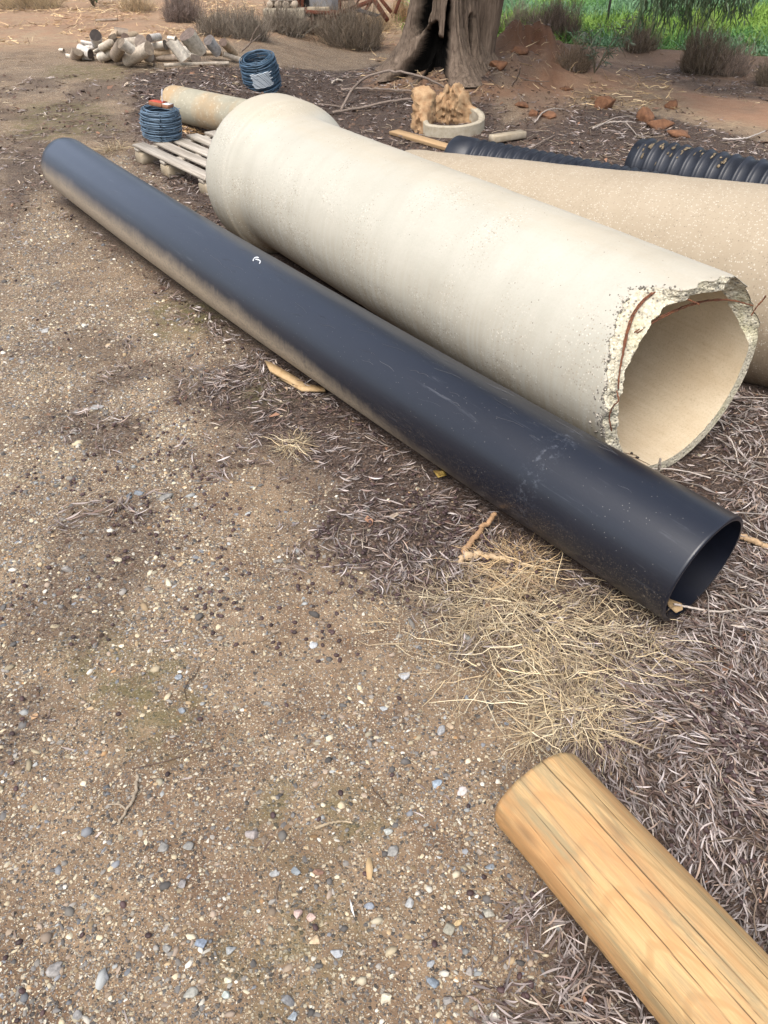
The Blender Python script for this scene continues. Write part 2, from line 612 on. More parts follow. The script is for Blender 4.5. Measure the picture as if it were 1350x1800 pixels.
def black_pipe_mat(dust=True):
    m, t = mat('black_polyethylene')
    o = t.obj(); th, x = ang_of(t, o)
    base = t.mix(t.noise(t.mapping(o, (1.5, 6, 6)), 1, 3), (.0045, .006, .012), (.009, .012, .021))
    # scuffs
    sc = t.noise(t.mapping(o, (3, 55, 55), rot=(0, 0, .5)), 1, 5, .75, .6)
    scm = t.math('MULTIPLY', t.ramp(sc, [(.60, 0.), (.70, .32)]), t.ramp(t.noise(o, 3.2, 4), [(.45, 0.), (.62, 1.)]))
    base = t.mix(scm, base, (.17, .18, .2))
    ring_ = t.ramp(t.math('ABSOLUTE', t.math('SUBTRACT', x, .50)), [(.012, 1.), (.055, 0.)])
    base = t.mix(t.math('MULTIPLY', ring_, t.ramp(t.noise(o, 55, 5, .75), [(.52, 0.), (.70, .3)])), base, (.2, .22, .26))
    # white specks
    v = t.vor(o, 95); rn = t.sep(v['Color'])
    sp = t.math('MULTIPLY', t.ramp(v['Distance'], [(.07, 1.), (.16, 0.)]), t.math('GREATER_THAN', rn[0], .8))
    base = t.mix(t.math('MULTIPLY', sp, .45), base, (.32, .31, .29))
    # dried silt splashed up the side that faces the track: local Y+ is the left/camera side
    sy = t.sep(o)
    edge = t.math('ADD', t.math('MULTIPLY', t.noise(t.comb(t.math('MULTIPLY', x, 55.), t.math('MULTIPLY', th, 1.4), 0.), 1, 5, .8), .62), t.math('MULTIPLY', t.noise(t.comb(t.math('MULTIPLY', x, 7.), t.math('MULTIPLY', th, 1.), 3.), 1, 4, .7), .38))
    wand = t.noise(t.comb(t.math('MULTIPLY', x, 1.3), 0., 0.), 1, 2)
    lvl = t.math('ADD', t.math('MULTIPLY', sy[2], -1.), t.math('ADD', t.math('MULTIPLY', t.math('SUBTRACT', edge, .5), .115), t.math('MULTIPLY', t.math('SUBTRACT', wand, .5), .04)))
    thr = t.ramp(t.math('MULTIPLY', x, .2), [(.0, .42), (.16, .31), (.34, .222), (.62, .185), (1., .175)])
    thr = t.math('SUBTRACT', thr, .25)
    dm = t.math('MULTIPLY', t.math('SUBTRACT', lvl, thr), 13., clamp=True)
    dm = t.math('MULTIPLY', dm, t.ramp(t.noise(o, 90, 5, .75), [(.30, .25), (.52, 1.)]))
    dm = t.math('MULTIPLY', dm, t.ramp(t.math('MULTIPLY', x, .2), [(.10, .12), (.28, .95)]))
    spat = t.math('MULTIPLY', t.ramp(t.noise(o, 210, 3, .7), [(.56, 0.), (.66, .42)]), t.ramp(t.math('ADD', lvl, .06), [(.02, 0.), (.1, 1.)]))
    dm = t.math('MAXIMUM', dm, spat)
    c = t.mix(dm, base, (.33, .265, .185))
    sky_sheen = t.math('MULTIPLY', t.ramp(t.math('MULTIPLY', x, .2), [(.15, .0), (.55, .10), (.95, .26)]), t.ramp(sy[2], [(.0, .3), (.12, 1.)]))  # pale blue sky reflection painted on the top, stronger towards the far end
    c = t.mix(sky_sheen, c, (.19, .235, .32))
    rough = t.math('ADD', t.math('ADD', .30, t.math('MULTIPLY', t.noise(o, 7, 4), .1)), t.math('MULTIPLY', dm, .45))
    n = t.bump(t.noise(t.mapping(o, (2, 30, 30)), 1, 4), .07, .004)
    n = t.bump(t.math('ADD', dm, sc), .1, .002, n)
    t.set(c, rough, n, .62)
    return m


def pine_mat():
    m, t = mat('treated_pine')
    o = t.obj()
    p = t.mapping(o, (1, 1, 1), loc=(0, 0, .0))
    wob = t.noise(t.mapping(o, (2.3, 5, 5)), 1, 3, .5, col=True)
    q = t.mix(1, p, t.mix(1, wob, (.014, .014, .014), 'MULTIPLY'), 'ADD')
    s = t.sep(q)
    # growth rings about a pith that wanders along the post
    xx = s[0]
    py_ = t.math('ADD', s[1], t.math('MULTIPLY', xx, .045)); pz_ = t.math('SUBTRACT', s[2], t.math('MULTIPLY', xx, .06))
    rr = t.math('SQRT', t.math('ADD', t.math('MULTIPLY', py_, py_), t.math('MULTIPLY', pz_, pz_)))
    ring = t.math('SINE', t.math('MULTIPLY', rr, 800.))
    c = t.mix(t.ramp(ring, [(.7, 0.), (.97, .6)]), (.50, .33, .155), (.35, .21, .092))
    fib = t.noise(t.mapping(o, (9, 330, 330)), 1, 4, .75)
    c = t.mix(t.ramp(fib, [(.38, .6), (.56, 0.)]), c, (.34, .22, .10))
    # grey-green weathering and orange patches, long with the grain
    gr = t.noise(t.mapping(o, (3.0, 22, 22)), 1, 6, .72, .4)
    c = t.mix(t.ramp(gr, [(.47, 0.), (.60, .72)]), c, (.23, .19, .11))
    orr = t.noise(t.mapping(o, (2.2, 13, 13), loc=(3, 1, 0)), 1, 6, .7)
    c = t.mix(t.ramp(orr, [(.48, 0.), (.62, .6)]), c, (.46, .23, .09))
    # lower flank is rough brown
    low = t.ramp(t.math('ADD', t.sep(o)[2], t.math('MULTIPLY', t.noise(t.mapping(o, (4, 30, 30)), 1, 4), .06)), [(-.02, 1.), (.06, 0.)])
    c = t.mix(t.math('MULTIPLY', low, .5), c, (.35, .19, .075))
    # knots
    v = t.vor(t.mapping(o, (3.2, 9, 9)), 1); kn = t.ramp(v['Distance'], [(.05, .7), (.16, 0.)])
    c = t.mix(kn, c, (.2, .12, .06))
    c = t.mix(t.attr('crack'), c, (.03, .018, .01))
    n = t.bump(t.math('ADD', fib, t.math('MULTIPLY', ring, .15)), .3, .003)
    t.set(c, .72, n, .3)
    return m


def simple(name, c1, c2, scale=8, rough=.8, bump=.3, detail=5, stretch=(1, 1, 1), spec=.3, metal=0):
    m, t = mat(name)
    o = t.mapping(t.obj(), stretch)
    f = t.noise(o, scale, detail, .65)
    t.set(t.mix(t.ramp(f, [(.32, 0.), (.68, 1.)]), c1, c2), rough, t.bump(f, bump, .006), spec, metal)
    return m


def bark_mat():
    m, t = mat('stringy_bark')
    o = t.obj()
    f = t.math('ADD', t.math('MULTIPLY', t.noise(t.mapping(o, (16, 16, 2.4)), 1, 5, .7, .4), .55), t.math('MULTIPLY', t.noise(t.mapping(o, (42, 42, 4.5)), 1, 4, .7, .6), .45))
    c = t.mix(t.ramp(f, [(.35, 0.), (.68, 1.)]), (.075, .054, .04), (.29, .22, .165))
    c = t.mix(t.attr('char'), c, (.004, .0035, .003))
    t.set(c, .95, t.bump(f, .9, .03), .1)
    return m


M_GROUND = ground_mat()
M_CONC = concrete_mat('cream_concrete', (.455, .435, .372), (.345, .33, .275), (.32, .255, .17), 125, .7)
M_CONC2 = concrete_mat('sandy_concrete', (.375, .31, .225), (.30, .24, .165), (.23, .17, .11), 120, .62, big=.75)
M_INS = inside_mat()
M_BRK = broken_mat()
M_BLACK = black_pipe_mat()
M_PINE = pine_mat()
M_BARK = bark_mat()
M_LEAF = col_mat('dry_leaf', .75, .35)
M_STONE = col_mat('stone', .85, .35, 180, .35)
M_PEB = col_mat('pebble', .85, .3)
M_POD = col_mat('seed_pod', .6, .4)
M_STRAW = col_mat('straw', .7, .35)
M_TWIG = col_mat('dry_twig', .85, .25, 60, .3)
M_FOL = col_mat('green_leaf', .6, .4)
M_RUST = simple('rusty_steel', (.10, .035, .022), (.19, .07, .04), 25, .85, .3)
M_REBAR = simple('rusted_wire', (.22, .085, .04), (.07, .03, .02), 60, .85, .4)
M_CORR = simple('corrugated_plastic', (.008, .010, .016), (.022, .025, .034), 5, .42, .1, spec=.5)
M_OLDWOOD = simple('weathered_board', (.26, .22, .175), (.52, .47, .40), 1, .85, .35, 6, (3, 60, 60))
M_BLOCKW = simple('weathered_block', (.30, .24, .16), (.42, .36, .27), 14, .88, .4)
M_LOGW = col_mat('bleached_log', .85, .25, 30, .35)
M_WIRE = col_mat('galvanised_wire', .45, .5)
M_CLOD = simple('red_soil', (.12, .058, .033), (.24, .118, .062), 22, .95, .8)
M_OLDC = simple('old_stub_concrete', (.36, .34, .27), (.50, .38, .23), 5.5, .9, .3)
M_MUDC = simple('mud_caked_concrete', (.30, .17, .085), (.48, .33, .19), 16, .95, .9)
M_GREYC = simple('lichen_concrete', (.33, .28, .20), (.46, .41, .32), 20, .9, .4)


# ------------------------------------------------------------------ ground sheet
def axis_vals(segs):
    out = [segs[0][0]]
    for a, b, s0, s1 in segs:
        x = a; s = s0
        while x < b - 1e-6:
            f = (x - a) / (b - a); s = s0 + (s1 - s0) * f
            x = min(x + s, b); out.append(x)
    return np.array(out)


LITTER = gpoly([(320, 690), (400, 790), (500, 815), (600, 850), (590, 900), (540, 955), (640, 1020), (735, 1045), (800, 1100), (880, 1160), (960, 1250), (1000, 1330),
                (960, 1420), (960, 1500), (930, 1560), (880, 1620), (885, 1700), (830, 1800)]) + [(.1, .2), (-.05, -.6), (2.5, -.6), (9, 2.), (9, 6.8)] + \
    gpoly([(1400, 268), (1250, 225), (1120, 195), (1040, 165), (990, 140), (900, 125), (870, 95)]) + gpoly([(700, 108), (600, 125), (520, 120), (420, 118), (300, 122), (225, 130), (225, 200), (235, 262), (290, 330)]) + \
    gpoly([(420, 480), (500, 560), (560, 620), (480, 590), (400, 640)])
BAND = gpoly([(70, 330), (130, 390), (240, 480), (330, 560), (430, 640), (520, 720), (560, 700), (420, 480), (290, 330), (60, 240), (0, 290), (0, 420)])
MID = gpoly([(-60, 130), (230, 128), (235, 262), (60, 240), (0, 300), (-60, 330)])
FINEL = gpoly([(200, 640), (330, 640), (420, 800), (370, 850), (200, 820), (60, 830), (40, 760)])
RED = gpoly([(-400, 100), (-300, 2), (300, 2), (700, 0), (720, 90), (560, 70), (420, 60), (380, 75), (250, 75), (100, 85)])
RED2 = gpoly([(880, 60), (960, 70), (1090, 78), (1350, 100), (1700, 150), (1800, 330), (1400, 240), (1250, 215), (1120, 185), (1040, 160), (960, 130), (880, 120)])
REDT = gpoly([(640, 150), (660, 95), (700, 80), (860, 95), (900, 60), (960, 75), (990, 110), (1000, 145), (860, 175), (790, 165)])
MOSS = [gpoly(q) for q in ([(40, 180), (170, 180), (220, 230), (100, 250), (20, 235)], [(90, 115), (230, 112), (220, 140), (80, 138)], [(250, 530), (400, 530), (380, 600), (260, 600)],
                           [(420, 660), (500, 650), (520, 720), (430, 720)], [(880, 1130), (980, 1150), (960, 1220), (860, 1200)], [(100, 1100), (300, 1120), (350, 1300), (200, 1300)],
                           [(360, 1650), (560, 1650), (560, 1750), (380, 1780)], [(480, 1540), (620, 1560), (600, 1620), (480, 1600)], [(450, 1380), (700, 1400), (640, 1480), (430, 1460)])]


BARE1 = gpoly([(540, 990), (640, 1050), (730, 1100), (880, 1190), (960, 1330), (930, 1420), (860, 1420), (720, 1280), (520, 1230), (430, 1100)])
BARE2 = gpoly([(340, 790), (500, 820), (590, 870), (560, 930), (470, 1000), (380, 940)])
PATHP = gpoly([(930, 95), (1000, 105), (1080, 125), (1180, 150), (1300, 175), (1500, 190), (1500, 250), (1330, 225), (1200, 200), (1110, 180), (1050, 158), (980, 135)]) 
PA1 = gpoly([(1120, 118), (1200, 105), (1290, 105), (1380, 150), (1370, 180), (1260, 165), (1170, 140)])
PA2 = gpoly([(870, 68), (960, 78), (1060, 88), (1110, 98), (1080, 108), (980, 100), (890, 85)])


def masks_raw(x, y):
    lit = soft(x, y, LITTER, .12, 31)
    lit = np.maximum(lit, .75 * soft(x, y, BAND, .07, 41))
    lit = np.maximum(lit, .6 * soft(x, y, MID, .2, 43) * sst(.36, .52, fbm(x * 3, y * 3, 0, 4, 44)))
    lit = np.maximum(lit, .62 * soft(x, y, FINEL, .1, 47) * sst(.42, .56, fbm(x * 4, y * 4, 0, 3, 48)))
    lit = np.maximum(lit, .45 * sst(.60, .68, fbm(x * 2.2, y * 2.2, 0, 4, 49)) * (y < 6))
    pth = soft(x, y, PATHP, .22, 54)
    r2 = soft(x, y, RED2, .25, 53)
    red = np.maximum(soft(x, y, RED, .35, 51), np.maximum(r2 * .35, pth))
    back = sst(13.5, 17, y) * (1 - sst(.5, 2, x))
    red = np.maximum(red, back)
    pt = .85 * np.maximum(soft(x, y, PA1, .25, 58), soft(x, y, PA2, .2, 59)) * sst(.38, .52, fbm(x * 3, y * 3, 0, 3, 64))
    redt = soft(x, y, REDT, .16, 57)
    lit = np.maximum(lit * (1 - red), pt); red = red * (1 - pt)
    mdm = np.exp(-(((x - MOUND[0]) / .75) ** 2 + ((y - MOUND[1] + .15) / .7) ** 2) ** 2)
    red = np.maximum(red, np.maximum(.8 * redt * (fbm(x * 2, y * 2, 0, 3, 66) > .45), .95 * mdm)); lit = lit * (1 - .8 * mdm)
    by = bank_y(x)
    green = sst(-.25, .15, y - by - .25 + (fbm(x * 2, y * 2, 0, 3, 61) - .5) * .9) * sst(-.2, 1.4, x - (y - 12) * .05)
    red = red * (1 - green); lit = lit * (1 - green)
    mo = 0
    for k, q in enumerate(MOSS): mo = np.maximum(mo, soft(x, y, q, .1, 71 + k))
    lit = np.maximum(lit, .75 * r2 * (1 - pth) * (fbm(x * 2.5, y * 2.5, 0, 3, 67) > .37))
    straw = red * (1 - sst(.5, 2., x)) * fbm(x * .8, y * .8, 0, 3, 77) * 1.5
    straw = np.clip(np.maximum(straw, .9 * soft(x, y, gpoly([(980, 150), (1150, 140), (1250, 200), (1350, 215), (1350, 240), (1150, 200)]), .2, 79)), 0, 1)
    gravel = (1 - .75 * np.maximum(soft(x, y, BARE1, .12, 83), soft(x, y, BARE2, .1, 84))) * np.clip(.35 + 1.1 * (fbm(x * 1.1, y * 1.1, 0, 4, 81) - .38) * 2, 0, 1)
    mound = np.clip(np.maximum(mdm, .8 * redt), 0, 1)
    return gravel, lit, red, green, mo, straw, mound


_MX = np.arange(-10, 10.2, .035); _MY = np.arange(-.8, 21.5, .035)
_a, _b = np.meshgrid(_MX, _MY, indexing='ij'); _a = _a.ravel(); _b = _b.ravel()
_MR = [np.asarray(m, np.float32).reshape(len(_MX), len(_MY)) for m in masks_raw(_a, _b)]


def masks(x, y):
    u = np.clip((np.asarray(x) - _MX[0]) / .035, 0, len(_MX) - 1.001); v = np.clip((np.asarray(y) - _MY[0]) / .035, 0, len(_MY) - 1.001)
    i = u.astype(int); j = v.astype(int); fu = u - i; fv = v - j
    return [(m[i, j] * (1 - fu) + m[i + 1, j] * fu) * (1 - fv) + (m[i, j + 1] * (1 - fu) + m[i + 1, j + 1] * fu) * fv for m in _MR]


gx = axis_vals([(-60, -8, 6, .8), (-8, -2.2, .3, .05), (-2.2, 2.2, .026, .026), (2.2, 8, .05, .3), (8, 60, .8, 6)])
gy = axis_vals([(-14, -1, 2, .2), (-1, .3, .1, .025), (.3, 3.5, .02, .028), (3.5, 9, .03, .07), (9, 20, .07, .25), (20, 260, .4, 20)])
X, Y = np.meshgrid(gx, gy, indexing='ij')
gm = masks(X.ravel(), Y.ravel())
Z = hgt(X.ravel(), Y.ravel())
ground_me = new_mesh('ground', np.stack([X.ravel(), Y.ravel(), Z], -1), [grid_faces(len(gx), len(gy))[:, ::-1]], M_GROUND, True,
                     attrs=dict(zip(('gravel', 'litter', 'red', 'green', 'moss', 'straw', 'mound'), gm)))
tag(obj('ground', ground_me), kind='structure')


# ------------------------------------------------------------------ pipes: frames
P1C = np.array([.993, 2.22, .351]); P1A = 2.1659; P1R = .351      # cream concrete pipe
BPC = np.array([.8644, 1.5173, .1727]); BPA = 2.2246; BPR = .1727; BPL = 4.82; BPBOW = .0376
P2C = np.array([1.8, 3.126, .263]); P2AX = np.array([.7108, -.6962, .1005]); P2R = .41
PSC = np.array([.322, .906, .108]); PSA = -.992; PSR = .108


def foot(x, y, c, az, r, lo, hi):
    s = (x - c[0]) * math.cos(az) + (y - c[1]) * math.sin(az)
    d = -(x - c[0]) * math.sin(az) + (y - c[1]) * math.cos(az)
    return (np.abs(d) < r) & (s > lo) & (s < hi)


def blocked(x, y, k=.72):
    b = foot(x, y, P1C, P1A, P1R * k, -.01, 2.95) | foot(x, y, BPC, BPA, BPR * k, -.0, BPL)
    b |= foot(x, y, PSC, PSA, PSR * k, -.05, 2)
    b |= foot(x, y, P2C, math.atan2(P2AX[1], P2AX[0]), P2R * k, -2.4, 3)
    return b


# ------------------------------------------------------------------ black pipe
def shell(length_pts, ro, ri, nth=96, centre=None, prof=None):
    pass


def build_black():
    t = thing('black_plastic_pipe', 'long smooth black plastic pipe in front of the cream concrete pipe, dusty on its side', 'pipe', tuple(BPC), (0, -.0062, BPA))
    nx, nt = 90, 128
    xs = np.concatenate([[0, .008, .02, .04], np.linspace(.07, BPL, nx)]); th = np.arange(nt) / nt * 2 * math.pi
    V = []
    ri = BPR - .0125
    prof = [(xs[0] + .0, BPR - .0125), (xs[0], BPR - .003), (xs[0] + .003, BPR)]
    rows = [(0.0, ri)] + prof[1:] + [(x, BPR) for x in xs[1:]] + [(BPL, ri)]
    rows_in = [(x, ri) for x in xs[::-1][0:-1]] + [(0.0, ri)]
    allr = rows + rows_in
    for x, r in allr:
        by = BPBOW * 4 * (x / BPL) * (1 - x / BPL)
        # end is cut a touch off square
        cut = (x < .02)
        rr = r * (1 + .006 * np.sin(2 * th + x * 1.3))
        if r > ri + .001:
            rr = rr + .0012 * np.exp(-((th - R_(322)) / .012) ** 2)      # moulding seam low on the near side
        yy = np.cos(th) * rr + by; zz = np.sin(th) * rr
        xc = np.full(nt, x) - (np.cos(th) * r * .05 + np.sin(th) * r * .063) * max(0, 1 - x / .3)
        V.append(np.stack([xc, yy, zz], -1))
    V = np.concatenate(V)
    F = grid_faces(len(allr), nt, True)
    no = len(rows)
    me = new_mesh('barrel', V[:no * nt], [F[:(no - 1) * nt, ::-1]], [M_BLACK], True)
    obj('barrel', fix_normals(me), t)
    V2 = V[no * nt:]
    me = new_mesh('bore', V2, [grid_faces(len(rows_in), nt, True)], [simple('black_bore', (.003, .004, .009), (.006, .008, .016), 9, .5, .05)], True)
    obj('bore', me, t)
    # chalky mark on top
    def on(x, a, r=BPR + .0012):
        by = BPBOW * 4 * (x / BPL) * (1 - x / BPL)
        return (x, math.cos(a) * r + by, math.sin(a) * r)
    mb = MB()
    for arc in ([(0, 0), (.012, .05), (.03, .07), (.05, .04)], [(.045, -.02), (.06, .03), (.066, .09), (.055, .12)]):
        P = np.array([[on(2.22 + a * 1.0, 1.42 + b * 1.4) for a, b in poly_smooth([(p[0], p[1]) for p in arc], 10)]])
        v, f = tubes(P, .0028, 4); mb.add(v, f, (.7, .72, .74))
    tag(obj('paint_mark', mb.mesh('paint_mark', col_mat('white_paint', .6)), t), 'small white paint mark on top of the pipe')
    mb = MB()
    for k in range(90):
        x0 = random.uniform(.1, 4.6); a0 = random.uniform(.75, 2.3); L = random.uniform(.02, .12) ; da = random.uniform(-.35, .35) * L * 3
        P = np.array([[on(x0 + L * q, a0 + da * q + .02 * math.sin(q * 5), BPR + .0002) for q in np.linspace(0, 1, 6)]])
        v, f = tubes(P, .0004, 3, False); g = random.uniform(.05, .2)
        mb.add(v, f, (g, g, g * 1.05))
    tag(obj('scratches', mb.mesh('scratches', col_mat('scratch', .5)), t), kind='stuff')
    return t


build_black()


# ------------------------------------------------------------------ cream concrete pipe with broken end
def interp_ang(pts, th):
    a = np.array([p[0] for p in pts], float); b = np.array([p[1] for p in pts], float)
    a = np.concatenate([a - 360, a, a + 360]); b = np.concatenate([b, b, b])
    return np.interp(np.degrees(th), a, b)


def build_cream():
    t = thing('broken_concrete_pipe', 'large cream concrete pipe with flared far end and jagged broken near end with rusty wire', 'pipe', tuple(P1C), (0, 0, P1A))
    nt = 420
    th = np.arange(nt) / nt * 2 * math.pi
    ri = P1R - .042
    eo = interp_ang([(0, .035), (15, .065), (30, .11), (42, .145), (52, .165), (62, .17), (67, .12), (71, .03), (78, .012), (90, .012), (100, .006), (112, .03), (125, .045), (140, .04), (152, .03), (160, .01), (170, 0), (250, 0), (330, .0), (342, .025), (352, .035)], th)
    ei = interp_ang([(0, .01), (20, .035), (40, .05), (55, .06), (68, .045), (76, .03), (85, .02), (98, .0), (104, .03), (115, .10), (130, .10), (145, .085), (160, .05), (170, .004), (330, .0), (345, .005)], th)
    jag = (fbm(np.cos(th) * 9, np.sin(th) * 9, 0, 4, 91) - .5)
    w = interp_ang([(0, 1), (160, 1), (170, .08), (325, .08), (340, 1)], th)
    eo = eo * .88
    eo = np.clip(eo + jag * .05 * w, 0, None)
    jag2 = (fbm(np.cos(th) * 11 + 9, np.sin(th) * 11, 0, 4, 92) - .5)
    ei = np.clip(ei + jag2 * .035 * w, 0, None)
    c, s = np.cos(th), np.sin(th)
    # outer skin
    stations = [0, .004, .015, .04, .09, .16, .25] + list(np.linspace(.4, 2.55, 24))
    V = []
    for x in stations:
        f = max(0, 1 - x / .4)
        xx = x + eo * f
        r = P1R - .003 * math.exp(-(x / .004) ** 2)
        rr = r + .0025 * np.sin(3 * th + x * 2) + (fbm(c * 3, s * 3, x * 2, 3, 95) - .5) * .006 * min(1, x * 4)
        V.append(np.stack([xx, c * rr, s * rr], -1))
    # shoulder and bell
    for x, r in ((2.585, .3515), (2.605, .354), (2.625, .361), (2.64, .373), (2.655, .386), (2.668, .394), (2.676, .396), (2.680, .4035), (2.69, .408), (2.71, .410), (2.80, .411), (2.86, .411), (2.895, .410), (2.915, .403), (2.92, .385), (2.92, .352)):
        chip = (fbm(c * 8, s * 8, 0, 4, 98) - .5) * .018 * (x > 2.89)
        V.append(np.stack([np.full(nt, x) - np.abs(chip), c * r, s * r], -1))
    n_out = len(V)
    for x, r in ((2.8, .35), (2.79, ri),): V.append(np.stack([np.full(nt, x), c * r, s * r], -1))
    V = np.concatenate(V); F = grid_faces(n_out + 2, nt, True)
    obj('barrel', fix_normals(new_mesh('barrel', V, [F], M_CONC)), t)
    # inner lining
    V = []
    for x in [0, .01, .04, .1, .2] + list(np.linspace(.35, 2.79, 20)):
        f = max(0, 1 - x / .35)
        V.append(np.stack([x + ei * f, c * ri, s * ri], -1))
    nV = len(V); V = np.concatenate(V)
    me = new_mesh('inner_wall', V, [grid_faces(nV, nt, True)[:, ::-1]], M_INS)
    obj('inner_wall', me, t)
    # broken face
    K = 9; V = []
    for k in range(K):
        f = k / (K - 1)
        x = eo * (1 - f) + ei * f; r = P1R * (1 - f) + ri * f - .003 * (k == 0)
        rough = (fbm(c * 22, s * 22, f * 3, 4, 101) - .5) * .028 * math.sin(math.pi * f) * w
        rb = (fbm(c * 26, s * 26, f * 3 + 7, 3, 103) - .5) * .012 * math.sin(math.pi * f) * w
        V.append(np.stack([x - rough * 1.0, c * (r + rb), s * (r + rb)], -1))
    V = np.concatenate(V)
    tag(obj('broken_rim', new_mesh('broken_rim', V, [grid_faces(K, nt, True)[:, ::-1]], M_BRK), t), 'rough broken edge with exposed stones')
    # crumbs of spalled concrete on the outer edge
    n = 240
    a = R_(1) * rng.uniform(-18, 72, n); ex = np.interp(np.mod(a, 2 * math.pi), th, eo)
    pos = np.stack([ex + rng.exponential(.016, n) - .004, np.cos(a) * (P1R - .001), np.sin(a) * (P1R - .001)], -1)
    sc = rng.uniform(.002, .0055, (n, 3))
    v, f, k = scatter(ICO1, pos, sc, rotm(rng.uniform(0, 6, n), rng.uniform(0, 6, n), rng.uniform(0, 6, n)), .3)
    cc = np.repeat(np.where(rng.random((n, 1)) < .6, .17, .5) * np.array([1, .9, .75]), k, 0)
    tag(obj('exposed_aggregate', new_mesh('exposed_aggregate', v, [f], M_STONE, True, cc), t), kind='stuff')

    def wire(pts, r=.0032, n=40):
        Q = poly_smooth(pts, n); Q = Q + rng.normal(0, .0006, Q.shape)
        v, f = tubes(Q[None], (r * .78 * rng.uniform(.75, 1.25, n))[None], 6)
        o = obj('reinforcing_wire', new_mesh('reinforcing_wire', v, f, M_REBAR), t)
        return o

    def pol(a, x, r): return (x, math.cos(R_(a)) * r, math.sin(R_(a)) * r)
    mr = P1R - .012
    for off in (0, .006):
        wire([pol(68, .10 + off, mr), pol(58, .105 + off, mr), pol(48, .095 + off, mr + .002), pol(38, .07 + off, mr + .004), pol(28, .045 + off * .5, mr + .004), pol(20, .03, mr + .003), pol(13, .015, mr)])
    wire([pol(12, .02, mr), pol(8, .0, mr + .003), pol(4, .01, mr + .004), pol(-2, .018, mr + .004), pol(-8, .01, mr + .002), pol(-12, .008, mr - .003)], .003)
    for off in (0, .007):
        wire([pol(42, .06 + off, .325), pol(52, .055 + off, .30), pol(68, .05 + off, .272), pol(88, .045 + off, .258), pol(108, .04 + off, .262), pol(126, .035 + off, .285), pol(140, .025 + off, .318), pol(146, .02, mr)], .0028)
    wire([pol(72, .06, mr - .01), pol(75, .03, mr - .03), pol(78, -.005, mr - .045)], .003)
    wire([pol(150, .012, mr - .02), pol(147, .01, mr), pol(144, .0, mr + .025), pol(142, -.005, mr + .034)], .0032)
    # three dark pods and two twiglets lying inside the mouth
    return t


cream = build_cream()


def in_mouth(x, a, r):
    ca, sa = math.cos(P1A), math.sin(P1A); ly, lz = math.cos(R_(a)) * r, math.sin(R_(a)) * r
    return (P1C[0] + x * ca - ly * sa, P1C[1] + x * sa + ly * ca, P1C[2] + lz)


for x, a, lb in ((.085, -74, 'upper of two dark seed pods lying inside the mouth of the cream pipe'), (.055, -73, 'lower of two dark seed pods lying inside the mouth of the cream pipe')):
    me = new_mesh('seed_pod', ICO2[0] * [.0075, .0055, .0045], [ICO2[1]], M_POD, True, np.tile([(.02, .014, .012)], (len(ICO2[0]), 1)))
    tag(obj('seed_pod', me, None, in_mouth(x, a, .306), (0, .3, a)), lb, 'seed pod', None)
for pp, lb in (([(.16, -52, .306), (.12, -58, .304), (.09, -66, .305), (.07, -76, .307)], 'upper thin brown twiglet lying inside the mouth of the cream pipe'),
               ([(.12, -52, .306), (.07, -60, .303), (.04, -70, .304), (.0, -73, .305)], 'lower curved brown twiglet hanging at the lip of the cream pipe')):
    v, f = tubes(poly_smooth([in_mouth(*q) for q in pp], 14)[None], .0013, 4)
    tag(obj('twig', new_mesh('twig', v, f, M_TWIG, True, np.tile([(.12, .07, .04)], (len(v), 1)))), lb, 'twig')


# ------------------------------------------------------------------ second, sandy concrete pipe
def build_sandy():
    az = math.atan2(P2AX[1], P2AX[0]); el = math.asin(P2AX[2] / np.linalg.norm(P2AX))
    L0, L1 = -2.36, 2.2
    c0 = P2C + P2AX * L0
    t = thing('sandy_concrete_pipe', 'rough sandy tan concrete pipe lying behind the cream pipe, cut by the right edge', 'pipe', tuple(c0), (0, -el, az))
    nt = 200; th = np.arange(nt) / nt * 2 * math.pi; c, s = np.cos(th), np.sin(th)
    L = L1 - L0; ri = P2R - .06
    rows = [(0.0, ri), (0, P2R - .02), (.008, P2R - .006), (.03, P2R)] + [(x, P2R) for x in np.linspace(.12, L - .02, 40)] + [(L, P2R - .01), (L, ri)] + [(x, ri) for x in np.linspace(L - .1, 0.05, 12)] + [(0, ri)]
    V = []
    for x, r in rows:
        rr = r + (fbm(c * 3, s * 3, x * 2, 3, 111) - .5) * .008
        V.append(np.stack([np.full(nt, x), c * rr, s * rr], -1))
    me = new_mesh('barrel', np.concatenate(V), [grid_faces(len(rows), nt, True)], M_CONC2)
    obj('barrel', fix_normals(me), t)


build_sandy()


# ------------------------------------------------------------------ corrugated pipes
def corrugated(name, label, c, az, r, L, pitch, socket=True):
    t = thing(name, label, 'pipe', tuple(c), (0, 0, az))
    nt = 96; th = np.arange(nt) / nt * 2 * math.pi; cc, ss = np.cos(th), np.sin(th)
    rows = []
    x = 0.0
    if socket:
        rows += [(0, r * .80), (0, r * .97), (.01, r * 1.0), (.16, r * 1.0), (.175, r * .95)]
        x = .19
    else:
        rows += [(0, r * .80), (0, r * .9)]
    while x < L:
        p = pitch
        for f, q in ((0, .925), (.5, .93), (.56, .955), (.62, .99), (.70, 1.0), (.80, .99), (.87, .955), (.93, .93)):
            rows.append((x + f * p, r * q))
        x += p
    rows += [(x, r * .88), (x, r * .8)]
    V = []
    for x, q in rows:
        V.append(np.stack([np.full(nt, x) + .006 * np.sin(th * 1 + 2), cc * q, ss * q], -1))
    rin = [(x, r * .8), (0, r * .8)]
    for x, q in rin: V.append(np.stack([np.full(nt, x), cc * q, ss * q], -1))
    obj('barrel', fix_normals(new_mesh('barrel', np.concatenate(V), [grid_faces(len(V), nt, True)], M_CORR)), t)
    return t


